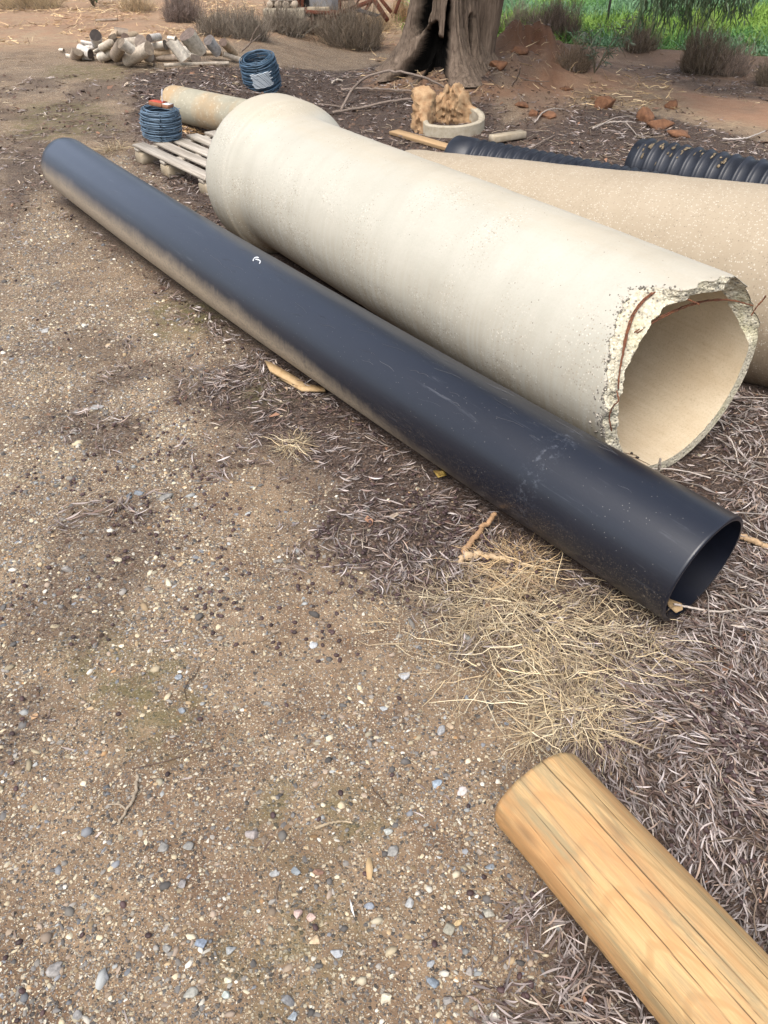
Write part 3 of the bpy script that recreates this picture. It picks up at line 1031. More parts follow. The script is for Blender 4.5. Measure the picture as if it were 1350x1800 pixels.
def along(c, az, px):
    """distance along the axis at which the point lies in the photograph column px"""
    a = np.array([math.cos(az), math.sin(az), 0]); lo, hi = -8, 6
    s = np.linspace(-6, 4, 2001); q, z = proj(c + s[:, None] * a)
    q = np.where(z > .3, q[:, 0], 1e9)
    return s[np.argmin(np.abs(q - px))]


cs = np.array([1.0, 6.42, -.13]); azs = -.669
s0 = along(cs, azs, 800)
corrugated('corrugated_pipe', 'narrower black ribbed plastic pipe with smooth socket, lying just behind the sandy pipe', cs + s0 * np.array([math.cos(azs), math.sin(azs), 0]), azs, .2, 3.4, .075)
cb = np.array([1.0, 7.48, -.11]); azb = -.751
s1 = along(cb, azb, 1118)
c_big = cb + s1 * np.array([math.cos(azb), math.sin(azb), 0])
big = corrugated('corrugated_pipe', 'wider black ribbed plastic pipe with dried mud on its top, at the right edge', c_big, azb, .22, 3.4, .098, False)
# dried mud patches on it
n = 60
mx = np.concatenate([rng.uniform(.02, .40, 40), rng.uniform(.4, .75, 20)]); ma = rng.normal(1.9, .28, n)
pos = np.stack([mx, np.cos(ma) * .207, np.sin(ma) * .207], -1)
M = rotm(np.zeros(n), np.zeros(n), ma - math.pi / 2 + 0 * ma)
v, f, k = scatter(ICO1, pos, np.stack([rng.uniform(.004, .016, n), rng.uniform(.008, .034, n), rng.uniform(.002, .004, n)], -1), M, .35)
tag(obj('dried_mud', new_mesh('dried_mud', v, [f], M_STONE, True, np.repeat(rng.uniform(.6, 1.0, (n, 1)) * np.array([.26, .20, .125]), k, 0)), big), kind='stuff')


# ------------------------------------------------------------------ pine post in the foreground
def build_post():
    t = thing('pine_post', 'thick round yellow pine post with long drying cracks in the bottom right corner', 'post', (PSC[0], PSC[1], PSC[2] + .004), (0, 0, PSA))
    nt, nx, L = 460, 130, 1.9
    th = np.arange(nt) / nt * 2 * math.pi; xs = np.concatenate([np.linspace(0, 1.1, nx), np.linspace(1.12, L, 24)])
    T, XX = np.meshgrid(th, xs)
    r = PSR * (1 + .012 * np.sin(2 * T + .5) + .01 * np.sin(3 * T + XX * 2))
    flat = np.exp(-((T - 2.0) / .28) ** 2); r = r - .002 * flat
    r += (fbm(XX * 3, np.cos(T) * 4, np.sin(T) * 4, 3, 121) - .5) * .004
    low = sst(.1, -.5, np.sin(T)); r += low * (fbm(XX * 60, np.cos(T) * 60, np.sin(T) * 60, 2, 125) - .5) * .006
    crack = np.zeros_like(r)
    for a0, x0, x1, d, wd in ((1.62, -.1, 1.9, .004, .009), (2.18, -.1, 1.2, .0025, .0075), (1.22, .0, .9, .0012, .006), (2.62, .0, .8, .0015, .006), (1.78, .1, .7, .001, .005),
                              (1.92, .3, 1.9, .002, .0065), (.98, .2, 1.1, .0012, .006), (2.9, .1, .9, .001, .006), (2.4, .02, .5, .001, .006)):
        line = a0 + .10 * (XX - .4) + .05 * (vnoise(XX * 5, a0 * 10, 0, 131) - .5) + .02 * (vnoise(XX * 22, a0 * 9, 0, 133) - .5)
        m = np.exp(-((T - line) / wd) ** 2) * sst(x0, x0 + .12, XX) * (1 - sst(x1 - .3, x1, XX)) * (.35 + .65 * sst(.3, .55, vnoise(XX * 6, a0 * 7, 0, 137)))
        crack = np.maximum(crack, m); r -= d * m
    endr = np.where(XX < .002, -.0025, 0) + (fbm(np.cos(T) * 14, np.sin(T) * 14, 0, 3, 139) - .5) * .004 * (XX < .02); r += endr
    xo = XX + np.where(XX < .3, (.006 * np.sin(T + 1) + .004 * (fbm(np.cos(T) * 9, np.sin(T) * 9, 0, 4, 138) - .5)) * (1 - XX / .3), 0)
    V = np.stack([xo, np.cos(T) * r, np.sin(T) * r], -1).reshape(-1, 3)
    F = grid_faces(len(xs), nt, True)[:, ::-1]
    Vc = np.concatenate([V, [[0, 0, 0], [L, 0, 0]]]); n0 = len(V)
    j = np.arange(nt); f1 = np.stack([j, (j + 1) % nt, np.full(nt, n0)], -1); b = (len(xs) - 1) * nt
    f2 = np.stack([b + (j + 1) % nt, b + j, np.full(nt, n0 + 1)], -1)
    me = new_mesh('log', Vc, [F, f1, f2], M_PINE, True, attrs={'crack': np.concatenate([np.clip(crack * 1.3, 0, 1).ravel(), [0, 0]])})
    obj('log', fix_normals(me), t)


build_post()


# ------------------------------------------------------------------ old stub pipe
sc_ = np.array([-1.922, 7.742, .144 + float(hgt(-1.9, 7.7))]); saz = -.694
t = thing('old_concrete_pipe', 'short narrow stained grey and ochre concrete pipe lying behind the pallet', 'pipe', tuple(sc_), (0, 0, saz))
nt = 96; th = np.arange(nt) / nt * 2 * math.pi; c, s = np.cos(th), np.sin(th)
rows = [(0.02, .1), (-.0, .125), (.012, .139), (.035, .144)] + [(x, .146) for x in np.linspace(.08, 1.35, 30)] + [(1.37, .14), (1.37, .1), (1.3, .1), (.03, .1)]
V = [np.stack([x + (fbm(c * 6, s * 6, 0, 3, 141) - .5) * .03 * (x < .05), c * (r + (fbm(c * 4, s * 4, x * 4, 3, 142) - .5) * .005), s * r], -1) for x, r in rows]
m_, tt = mat('stained_concrete')
oo = tt.obj()
cc = tt.mix(tt.ramp(tt.noise(oo, 6, 4), [(.3, 0.), (.7, 1.)]), (.27, .255, .195), (.36, .33, .25))
cc = tt.mix(tt.ramp(tt.noise(tt.mapping(oo, (3, 2, 2), loc=(1.3, 0, 0)), 1, 3), [(.50, 0.), (.68, .6)]), cc, (.42, .26, .12))
cc = tt.mix(tt.ramp(tt.noise(oo, 34, 5, .75), [(.56, 0.), (.66, .7)]), cc, (.52, .48, .38))
tt.set(cc, .9, tt.bump(tt.noise(oo, 60, 4), .4, .004), .25)
obj('barrel', fix_normals(new_mesh('barrel', np.concatenate(V), [grid_faces(len(V), nt, True)], m_)), t)


# ------------------------------------------------------------------ pallet, wire coils, box
HP = .125
A = G(232, 252, HP); B = G(372, 316, HP)
ux = (B - A) / np.linalg.norm(B - A); ux[2] = 0
ang = math.atan2(ux[1], ux[0])
pal = thing('pallet', 'weathered grey wooden pallet beside the socket end of the cream pipe', 'pallet', (A[0], A[1], float(hgt(A[0], A[1]))), (0, 0, ang))
LP = 1.15
offs = [(.05, .10), (.20, .09), (.34, .10), (.50, .10), (.66, .10), (.83, .10)]
for k, (oy, wd) in enumerate(offs):
    v, f = box(LP - (.02 if k == 1 else 0), wd, .02, (LP / 2 + (.0 if k != 1 else .02), oy, HP - .01 + .0015 * (k % 2)), .003, .0012)
    tag(obj('deck_board', fix_normals(new_mesh('deck_board', v, f, M_OLDWOOD, False)), pal))
for k, sx in enumerate((.055, .50, 1.09)):
    v, f = box(.075, .88, .02, (sx, .44, HP - .0315), .003, .001)
    obj('stringer_board', fix_normals(new_mesh('stringer_board', v, f, M_OLDWOOD, False)), pal)
    for oy in (.065, .45, .82):
        v, f = box(.135, .13, .085, (sx + .02, oy, .04), .010, .003)
        obj('block', fix_normals(new_mesh('block', v, f, M_BLOCKW, False)), pal)


def coil(name, label, cat, loc, rot, R0, H, loops, wr, group=None, layers=3, colr=(.085, .13, .18), mess=.004):
    t = thing(name, label, cat, loc, rot)
    mb = MB(); n = 72
    for l in range(layers):
        rr = R0 - l * wr * 3.4
        ths = np.linspace(0, 2 * math.pi * loops, n * loops)
        z = np.linspace(wr, H - wr, n * loops)
        z = z + mess * np.sin(ths * .37 + l * 2) + mess * (vnoise(ths * 2.2, l * 5., 0, 151) - .5) * 2
        r = rr + mess * (vnoise(ths * 1.1, l * 3. + 9, 0, 152) - .5) * 2 - .018 * np.abs(z / H - .5) ** 2 * 3 * R0 / .15
        P = np.stack([np.cos(ths) * r, np.sin(ths) * r, z], -1)
        v, f = tubes(P[None], wr, 4)
        cseg = np.repeat(np.array(colr)[None] * (.7 + .9 * vnoise(ths * 3, l * 2., 0, 155))[:, None], 4, 0)
        mb.add(v, f, cseg)
        if l == 0:   # barbs / ties
            m = 150; q = rng.integers(0, len(P) - 1, m)
            d = rng.normal(0, .007, (m, 3)); bp = np.stack([P[q] - d, P[q] + d], 1)
            v, f = tubes(bp, wr * .7, 3); mb.add(v, f, np.array(colr) * 1.6)
    obj('wire', mb.mesh('wire', M_WIRE), t)
    return t


cp = G(281, 249, HP); zc0 = float(hgt(A[0], A[1])) + HP
cp = np.array([cp[0], cp[1] + .10, zc0 + .003])
coil('wire_coil', 'upright coil of blue grey barbed wire standing on the left end of the pallet', 'wire coil', tuple(cp), (R_(3), R_(4), .2), .150, .215, 19, .0042)
bx = thing('staple_box', 'small flat red and white box with a wire handle resting on the upright wire coil', 'box', (cp[0] + .035, cp[1] - .01, cp[2] + .222), (R_(-3), R_(5), -.35))
mred = simple('red_card', (.42, .06, .035), (.5, .09, .05), 20, .7, .1); mbrn = simple('brown_card', (.23, .10, .05), (.3, .14, .08), 20, .8, .1); mwht = simple('white_card', (.62, .6, .58), (.72, .7, .68), 20, .7, .1)
v, f = box(.11, .085, .028, (-.03, 0, .016), .001); obj('carton', fix_normals(new_mesh('carton', v, f, mbrn, False)), bx)
v, f = box(.106, .081, .002, (-.03, 0, .0312)); obj('lid', new_mesh('lid', v, f, mred, False), bx)
v, f = box(.05, .08, .024, (.055, 0, .013), .001); obj('end_panel', fix_normals(new_mesh('end_panel', v, f, mbrn, False)), bx)
v, f = box(.05, .078, .002, (.055, 0, .0262)); obj('label_strip', new_mesh('label_strip', v, f, mwht, False), bx)
hp = poly_smooth([(.0, .02, .028), (-.008, .02, .08), (.0, .018, .112), (.012, .0, .118), (.02, -.012, .1), (.014, -.014, .03)], 30)
v, f = tubes(hp[None], .0028, 6); obj('handle', new_mesh('handle', v, f, simple('bright_wire', (.5, .5, .52), (.6, .6, .62), 9, .4, 0, spec=.6)), bx)

c2p = G(462, 163)
cc2 = coil('netting_roll', 'dark blue roll of wire with a whitish wrap, behind the cream pipe socket', 'wire coil', (c2p[0], c2p[1] + .18, float(hgt(c2p[0], c2p[1])) + .0), (R_(16), R_(-8), 0), .205, .36, 24, .0062, None, 3, (.05, .09, .135), .006)
mb = MB()
for k in range(12):
    a = np.linspace(-2.0 + .15 * rng.random(), -1.0 + .2 * rng.random(), 20); rr = .214
    P = np.stack([np.cos(a) * rr, np.sin(a) * rr, np.full(20, .12 + k * .013) + .003 * np.sin(a * 19 + k)], -1)
    v, f = tubes(P[None], .0045, 4); mb.add(v, f, (.55, .6, .64))
obj('wrap', mb.mesh('wrap', M_WIRE), cc2)


# ------------------------------------------------------------------ things listed by where they touch the ground
def log_between(p, q, r0, r1, col=(.42, .37, .30), endcol=None, name='firewood_log', label='', group=None, split=False, cat='log', sides=14, crooked=0):
    p = np.asarray(p, float); q = np.asarray(q, float); d = q - p; L = np.linalg.norm(d)
    n = 9; xs = np.linspace(0, L, n)
    th = np.arange(sides) / sides * 2 * math.pi
    ph = rng.uniform(0, 6)
    mb = MB(); V = []
    for x in xs:
        r = r0 + (r1 - r0) * x / L
        rr = r * (1 + .07 * np.sin(2 * th + ph) + .05 * np.sin(3 * th + ph * 2) + rng.normal(0, .012, sides))
        if split: rr = np.where(np.cos(th - 1.2) > .15, rr * .15 / np.maximum(np.cos(th - 1.2), .15) * 1.2, rr)
        cx = crooked * math.sin(x / L * math.pi)
        V.append(np.stack([np.full(sides, x), np.cos(th) * rr + cx, np.sin(th) * rr], -1))
    V = np.concatenate(V)
    stripe = vnoise(np.tile(th * 4, n) + ph, np.repeat(xs * 3, sides), 0, 161)
    C = np.array(col)[None] * (.7 + .6 * stripe)[:, None]
    mb.add(V, [grid_faces(n, sides, True)[:, ::-1]], C)
    ec = endcol or (.2, .16, .12)
    for x, sgn, r in ((0, -1, r0), (L, 1, r1)):
        k = 0 if sgn < 0 else n - 1
        ring = V[k * sides:(k + 1) * sides]
        E_ = np.concatenate([ring, ring * np.array([1, .5, .5]) + [0 + .002 * sgn, 0, 0], [ring.mean(0)]])
        ff = [grid_faces(2, sides, True)]; j = np.arange(sides)
        mb.add(E_, [ff[0], np.stack([sides + j, sides + (j + 1) % sides, np.full(sides, 2 * sides)], -1)], ec)
    M_ = Vector(d).to_track_quat('X', 'Z').to_euler()
    o = obj(name, fix_normals(mb.mesh(name, M_LOGW)), None, tuple(p), M_)
    tag(o, label, cat, group)
    return o


W1, W2, W3, WT, WO = (.60, .54, .45), (.45, .39, .315), (.31, .25, .195), (.46, .35, .235), (.54, .50, .45)
# (x1, y1, height1, x2, y2, height2, radius in px, colour, split, end colour, label)
LOGS = [
    (224, 106, .07, 262, 85, .22, 9, W2, 0, (.25, .2, .15), 'long leaning log with rounded bark crossing the middle front of the woodpile'),
    (213, 75, .30, 232, 88, .22, 7.5, W1, 0, None, 'pale smooth log sloping down to the right above the long front log'),
    (203, 98, .10, 215, 78, .26, 8, W3, 0, None, 'brownish log standing on end left of the pale sloping log'),
    (168, 62, .30, 171, 78, .14, 8, (.66, .64, .62), 0, (.06, .05, .045), 'short whitish log standing almost upright at the upper left of the woodpile'),
    (148, 73, .16, 170, 77, .14, 6, WO, 1, None, 'whitish split log lying under the short upright log'),
    (152, 83, .10, 170, 80, .12, 5, WO, 1, None, 'small split log in the left of the woodpile, below a whitish one'),
    (140, 86, .12, 159, 95, .08, 6.5, WO, 0, (.1, .08, .07), 'grey log with dark end low on the left of the woodpile'),
    (134, 101, .02, 137, 88, .13, 8, W3, 1, None, 'grey wedge shaped split log at the lower left corner of the woodpile'),
    (146, 99, .04, 163, 100, .04, 5, WO, 1, None, 'small light split log on the ground beside the grey wedge'),
    (186, 96, .06, 214, 98, .06, 7, W3, 0, (.2, .15, .11), 'dull log buried in the left middle of the woodpile'), (222, 92, .10, 250, 78, .2, 8, W2, 0, None, 'log hidden between the pale sloping log and the long front log'),
    (236, 98, .06, 290, 88, .08, 8, W3, 0, None, 'dark log at the back bottom of the woodpile centre'), (180, 88, .14, 196, 76, .2, 6, WO, 1, None, 'greyish split chunk right of the short upright log'),
    (300, 88, .08, 335, 80, .12, 8, W3, 0, (.1, .08, .07), 'dark log behind the cream log with the black end'), (345, 90, .05, 378, 84, .08, 6, W3, 0, None, 'shadowed log between the fattest log and the smooth grey one'),
    (200, 80, .2, 240, 74, .22, 7, W2, 0, None, 'horizontal grey log at the back of the woodpile left of the centre'), (120, 96, .03, 140, 99, .03, 5, W1, 1, None, 'flat split piece at the far left foot of the woodpile'),
    (105, 88, .03, 112, 88, .03, 3, W1, 0, None, 'little loose wood offcut lying left of the woodpile'),
    (177, 101, .05, 200, 91, .12, 7, W1, 0, (.42, .30, .17), 'log with a clean yellowish end at the front left of the woodpile'),
    (167, 90, .10, 180, 82, .15, 4, W1, 1, None, 'thin pale split stick leaning on the left heap'),
    (180, 82, .18, 205, 68, .28, 7, W2, 1, None, 'knotty grey split log behind the brownish standing log'),
    (196, 62, .34, 200, 55, .36, 6, WT, 1, None, 'small brown wedge topping the woodpile'),
    (201, 55, .30, 225, 58, .28, 6, W3, 0, None, 'bark covered grey log lying at the very back top of the woodpile'),
    (220, 66, .27, 237, 62, .25, 6, WT, 0, (.14, .1, .08), 'brown stump piece with dark end behind the middle of the woodpile'),
    (246, 72, .27, 262, 100, .08, 9, WO, 0, (.2, .16, .13), 'thick light grey log leaning behind the long front log'),
    (262, 68, .25, 280, 65, .24, 5, WO, 0, (.1, .08, .07), 'short light log with a dark burnt end at the back centre of the woodpile'),
    (268, 80, .16, 292, 75, .2, 8, W1, 1, (.3, .25, .2), 'cut half round log with white top face in the centre right of the woodpile'),
    (291, 79, .22, 300, 77, .22, 6, W3, 0, (.06, .05, .04), 'dark log wedged between the half round log and the fat tilted log'),
    (250, 101, .05, 268, 103, .05, 7, WT, 0, (.12, .09, .07), 'brown log lying under the long front log'),
    (270, 95, .08, 310, 93, .08, 5.5, WT, 0, (.12, .09, .07), 'straight brown log lying flat in the centre of the woodpile'),
    (275, 101, .04, 315, 101, .04, 5, W3, 0, (.12, .09, .07), 'lowest straight log on the ground below another brown one'),
    (299, 69, .28, 325, 105, .07, 8.5, W1, 0, (.03, .025, .02), 'smooth cream log with a black burnt end leaning in the centre right'),
    (296, 66, .31, 309, 68, .31, 3.5, W1, 0, None, 'small knobbly stick end on top of the cream log with the black end'),
    (329, 60, .31, 352, 92, .11, 12.5, (.5, .45, .37), 0, (.16, .12, .1), 'fattest pale brown log tilted at the right of the woodpile'),
    (327, 84, .13, 345, 99, .08, 9, W1, 1, (.28, .23, .19), 'split log with greyish cut face under the fattest log'),
    (366, 70, .23, 382, 92, .08, 7.5, (.5, .5, .5), 0, (.15, .13, .12), 'smooth light grey log tilted right of the fattest log'),
    (392, 74, .22, 412, 95, .07, 6, WT, 0, (.14, .1, .08), 'reddish brown peeling log, rightmost of the woodpile'),
    (363, 93, .07, 390, 95, .06, 3.5, WT, 0, None, 'short thin log lying right of the fattest log'),
    (392, 95, .08, 428, 107, .03, 4, W2, 0, None, 'crooked thin branch piece at the right foot of the woodpile'),
    (223, 103, .06, 270, 114, .02, 2.5, WT, 0, None, 'slender stick lying in front of the middle of the woodpile'),
    (288, 115, .02, 402, 111, .02, 3, W2, 0, None, 'long crooked branch lying along the front of the woodpile'),
    (168, 36, .02, 208, 34, .02, 2, W3, 0, None, 'lone dark stick on the red ground behind the woodpile'),
]
for (x1, y1, h1, x2, y2, h2, rp, colr, sp, ec, lab) in LOGS:
    p = G(x1, y1, h1); q = G(x2, y2, h2)
    yb = 11.3 + (q[1] - 11.3) * .0
    if lab.startswith('lone'):
        pass
    z = proj(p)[1]; r = rp * (1.22 if rp > 4.5 else 1) / FPX * float(z)
    log_between(p, q, r, r * (.93 if rp < 12 else .85), colr, ec, label=lab, group='logs of the woodpile' if 'lone' not in lab else None, split=bool(sp), crooked=.03 if rp < 4 and abs(x2 - x1) > 40 else 0)


def branch(pts, r0, r1, label, name='fallen_branch', colr=(.24, .19, .155), group='fallen branches near the tree', subs=(), cat='branch', n=26):
    P = np.array([G(x, y, h) for x, y, h in pts]); P = poly_smooth(P, n)
    P[1:-1] += rng.normal(0, r0 * .25, P[1:-1].shape)
    mb = MB()
    v, f = tubes(P[None], np.linspace(r0, r1, n)[None], 6); mb.add(v, f, colr)
    for sp in subs:
        Q = poly_smooth(np.array([G(x, y, h) for x, y, h in sp]), 12)
        v, f = tubes(Q[None], np.linspace(r0 * .55, r1 * .6, 12)[None], 5); mb.add(v, f, colr)
    return tag(obj(name, mb.mesh(name, M_TWIG)), label, cat, group)


branch([(600, 192, .02), (618, 160, .12), (645, 135, .28), (690, 125, .36), (730, 132, .34), (770, 147, .24), (812, 172, .05)], .016, .009, 'grey branch arching over the ground in front of the burnt tree hollow')
branch([(585, 198, .02), (640, 188, .03), (700, 176, .04), (750, 173, .04), (800, 170, .04)], .016, .010, 'long pale branch lying flat in front of the arching one')
branch([(600, 158, .03), (650, 156, .04), (700, 158, .05), (760, 164, .03)], .014, .008, 'darker branch lying under the arching one close to the tree')
branch([(583, 146, .03), (592, 140, .04), (602, 142, .03)], .012, .01, 'short bleached stick left of the arching branch', colr=(.5, .43, .36))
branch([(560, 182, .02), (590, 186, .03), (615, 190, .02)], .007, .005, 'thin twig behind the cream pipe socket')
branch([(720, 145, .12), (730, 158, .05), (740, 170, .02)], .010, .005, 'short twig propped in front of the tree hollow')
branch([(1042, 226, .03), (1065, 216, .04), (1090, 214, .05), (1118, 215, .03)], .011, .006, 'bleached forked branch lying left of the red clods', colr=(.42, .36, .31), subs=[[(1060, 217, .04), (1085, 206, .07), (1118, 204, .03)], [(1100, 215, .04), (1112, 228, .03), (1119, 237, .02)]])
branch([(940, 215, .02), (955, 197, .05), (975, 191, .05), (992, 192, .02)], .009, .005, 'bent twig over a small red clod', colr=(.42, .36, .31))
branch([(900, 150, .02), (910, 135, .08), (915, 118, .10)], .010, .005, 'thin upright dead twig right of the tree', subs=[[(910, 135, .08), (935, 142, .05), (965, 143, .02)]])
branch([(1270, 245, .02), (1310, 243, .03), (1345, 230, .04)], .010, .006, 'pale stick above the corrugated pipe at the right edge', colr=(.45, .4, .36))
branch([(930, 262, .03), (960, 245, .03), (975, 238, .02)], .008, .004, 'thin twig lying right of the sawn timber offcut')
branch([(425, 90, .02), (438, 78, .12), (445, 62, .25), (455, 45, .4)], .012, .006, 'bent dead stem rising right of the woodpile', subs=[[(438, 78, .12), (452, 66, .2), (458, 60, .2)]])
branch([(1262, 762, .01), (1282, 770, .05), (1292, 790, .03), (1298, 815, .01)], .0034, .0022, 'pale looping twig beside the broken mouth of the cream pipe', colr=(.47, .41, .36), group=None, cat='twig', name='twig')
branch([(1185, 1062, .05), (1215, 1068, .03), (1260, 1075, .02), (1300, 1072, .015), (1345, 1068, .01)], .0036, .0028, 'pale thin stick sticking out of the black pipe mouth', colr=(.5, .43, .37), group=None, cat='twig', name='twig')
branch([(1295, 942, .015), (1320, 950, .02), (1350, 962, .02), (1380, 970, .02)], .010, .009, 'tan stick lying right of the black pipe mouth', colr=(.42, .29, .17), group=None, name='stick')
branch([(812, 972, .012), (830, 950, .02), (850, 925, .03), (872, 903, .04)], .0105, .008, 'brown peeling stick poking out from under the black pipe', colr=(.36, .22, .12), group=None, name='stick')
branch([(806, 984, .012), (830, 977, .016), (860, 978, .02), (905, 985, .012)], .013, .008, 'pale tan root of the dry grass below the brown peeling stick', colr=(.5, .36, .22), group=None, name='stick')
branch([(1140, 700, .02), (1160, 830, .02)][:0] or [(1155, 838, .01), (1158, 822, .06), (1161, 806, .10)], .0055, .004, 'short dead stem standing between the cream and black pipe ends', colr=(.3, .26, .22), group=None, name='stick')
branch([(242, 1362, .004), (238, 1395, .006), (225, 1420, .006), (208, 1448, .004)], .0045, .003, 'forked grey twig lying on the gravel at lower left', colr=(.33, .27, .2), group=None, name='twig', subs=[[(222, 1424, .005), (210, 1414, .008), (190, 1414, .004)]])
branch([(555, 1456, .004), (575, 1448, .01), (600, 1444, .008), (620, 1446, .004)], .0038, .002, 'curved light brown twig on the gravel in the lower middle', colr=(.38, .3, .2), group=None, name='twig')
branch([(232, 1352, .003), (300, 1335, .006), (375, 1312, .004)], .0018, .001, 'long hair thin dark twig on the gravel above the forked grey twig', colr=(.12, .08, .06), group=None, name='twig')


def slab(pts, z0, th_, label, name, mt, cat, taper=.6):
    """flat sliver of wood: outline points on the ground"""
    P = np.array([G(x, y, z0 + h) for x, y, h in pts]); n = len(P)
    top = P + [0, 0, th_]; V = np.concatenate([P, top]); cen = (P + top).mean(0)
    mb = MB(); j = np.arange(n)
    mb.add(V, [np.stack([j, (j + 1) % n, n + (j + 1) % n, n + j], -1), (n + j)[None], j[None, ::-1]], (1, 1, 1))
    return tag(obj(name, fix_normals(mb.mesh(name, mt, False))), label, cat)


M_SPL = simple('split_timber', (.36, .235, .115), (.50, .36, .20), 1, .75, .3, 5, (40, 12, 40))
slab([(466, 638, .02), (478, 642, .02), (530, 672, .01), (538, 683, .005), (520, 680, .01), (475, 655, .015)], .004, .012, 'upper of two pale timber splinters beside the black pipe', 'wood_splinter', M_SPL, 'wood splinter')
slab([(492, 668, .005), (530, 676, .01), (568, 683, .01), (572, 690, .008), (530, 689, .005)], .002, .010, 'lower of two pale timber splinters beside the black pipe', 'wood_splinter', M_SPL, 'wood splinter')
slab([(1172, 1052, .02), (1198, 1062, .03), (1200, 1072, .02), (1188, 1078, .01), (1174, 1066, .01)], .012, .003, 'curled tan scrap of bark inside the bottom of the black pipe mouth', 'bark_scrap', M_SPL, 'bark')
slab([(645, 1510, 0), (652, 1508, 0), (656, 1530, 0), (653, 1548, 0), (645, 1546, 0), (643, 1525, 0)], .002, .005, 'thin orange yellow wood chip on the gravel', 'wood_chip', M_SPL, 'wood chip')
slab([(761, 828, .01), (780, 826, .02), (785, 836, .01), (770, 840, .01)], .01, .002, 'yellow brown fallen leaf against the black pipe', 'fallen_leaf', simple('yellow_leaf', (.35, .24, .05), (.2, .12, .04), 60, .7, .2), 'leaf')
slab([(614, 1578, 0), (619, 1590, 0), (624, 1614, 0), (617, 1600, 0)], .003, .0015, 'single bright white pointed leaf on the gravel', 'fallen_leaf', simple('white_leaf', (.6, .58, .54), (.7, .68, .64), 60, .7, .1), 'leaf')

# sawn offcut and ring debris behind the sandy pipe
p = G(865, 248, .04); q = G(922, 236, .05)
d = q - p
v, f = box(np.linalg.norm(d), .10, .06, (0, 0, .03), .006, .002)
tag(obj('timber_offcut', fix_normals(new_mesh('timber_offcut', v, f, M_BLOCKW, False)), None, tuple((p + q) / 2 + [0, 0.05, -.03]), (0, 0, math.atan2(d[1], d[0]))), 'pale sawn timber offcut lying right of the broken concrete ring', 'timber')
p = G(692, 238, .02); q = G(770, 262, .02); d = q - p
v, f = box(np.linalg.norm(d) + .3, .13, .03, (0, 0, .015), .004, .002)
tag(obj('plank', fix_normals(new_mesh('plank', v, f, simple('tan_plank', (.36, .23, .12), (.48, .33, .18), 1, .85, .3, 5, (4, 50, 50)), False)), None, tuple((p + q) / 2 + [.1, 0.02, -.01]), (0, 0, math.atan2(d[1], d[0]))), 'short brown plank under the left side of the broken concrete ring', 'plank')


def build_ring():
    c0 = G(790, 232); rr = .36
    t = thing('broken_concrete_ring', 'broken concrete ring lying flat with two jagged mud caked chunks still standing on it', 'concrete ring', (c0[0], c0[1] + .1, float(hgt(c0[0], c0[1])) - .02), (R_(2), R_(-2), 0))
    nt = 260; th = np.arange(nt) / nt * 2 * math.pi
    # th=-90deg faces the camera; tall chunks at the left and at the back
    hh = interp_ang([(0, .14), (25, .16), (45, .18), (52, .30), (60, .34), (72, .37), (88, .36), (100, .33), (112, .24), (122, .15), (140, .13), (160, .16), (172, .26), (182, .40), (188, .45), (196, .38), (206, .30), (216, .2), (226, .14), (320, .13), (345, .13)], th)
    hh = hh + (fbm(np.cos(th) * 6, np.sin(th) * 6, 0, 4, 171) - .5) * .11 * sst(.15, .3, hh)
    K = 7; V = []; c, s = np.cos(th), np.sin(th)
    tw = .055 + .13 * sst(.15, .35, hh)
    prof = [(rr, 0)] + [(rr + .012, k / 18) for k in range(1, 19)] + [(rr - tw * .25, 1.03), (rr - tw * .5, 1.04), (rr - tw * .75, 1.02), (rr - tw, .97)] + [(rr - tw, .97 - k / 18.6) for k in range(1, 19)]
    for r, f in prof:
        dis = ((fbm(c * r * 11, s * r * 11, f * hh * 11, 3, 173) - .5) * .10 + (fbm(c * r * 40, s * r * 40, f * hh * 40, 3, 175) - .5) * .09) * sst(.14, .3, hh)
        V.append(np.stack([c * (r + dis), s * (r + dis), hh * f + (fbm(c * r * 30, s * r * 30, f * hh * 30 + 5, 3, 177) - .5) * .09 * sst(.14, .3, hh) * (f > .3)], -1))
    me = fix_normals(new_mesh('collar', np.concatenate(V), [grid_faces(len(V), nt, True)], [M_GREYC, M_MUDC]))
    a = np.zeros(len(me.polygons), np.int32)
    cen = np.zeros(len(me.polygons) * 3, np.float32); me.polygons.foreach_get('center', cen); cen = cen.reshape(-1, 3)
    radial = np.hypot(cen[:, 0], cen[:, 1]); ang = np.mod(np.degrees(np.arctan2(cen[:, 1], cen[:, 0])), 360)
    a[(cen[:, 2] > .17) | ((ang > 40) & (ang < 222)) | (radial < rr - .06)] = 1
    me.polygons.foreach_set('material_index', a)
    obj('collar', me, t)


build_ring()


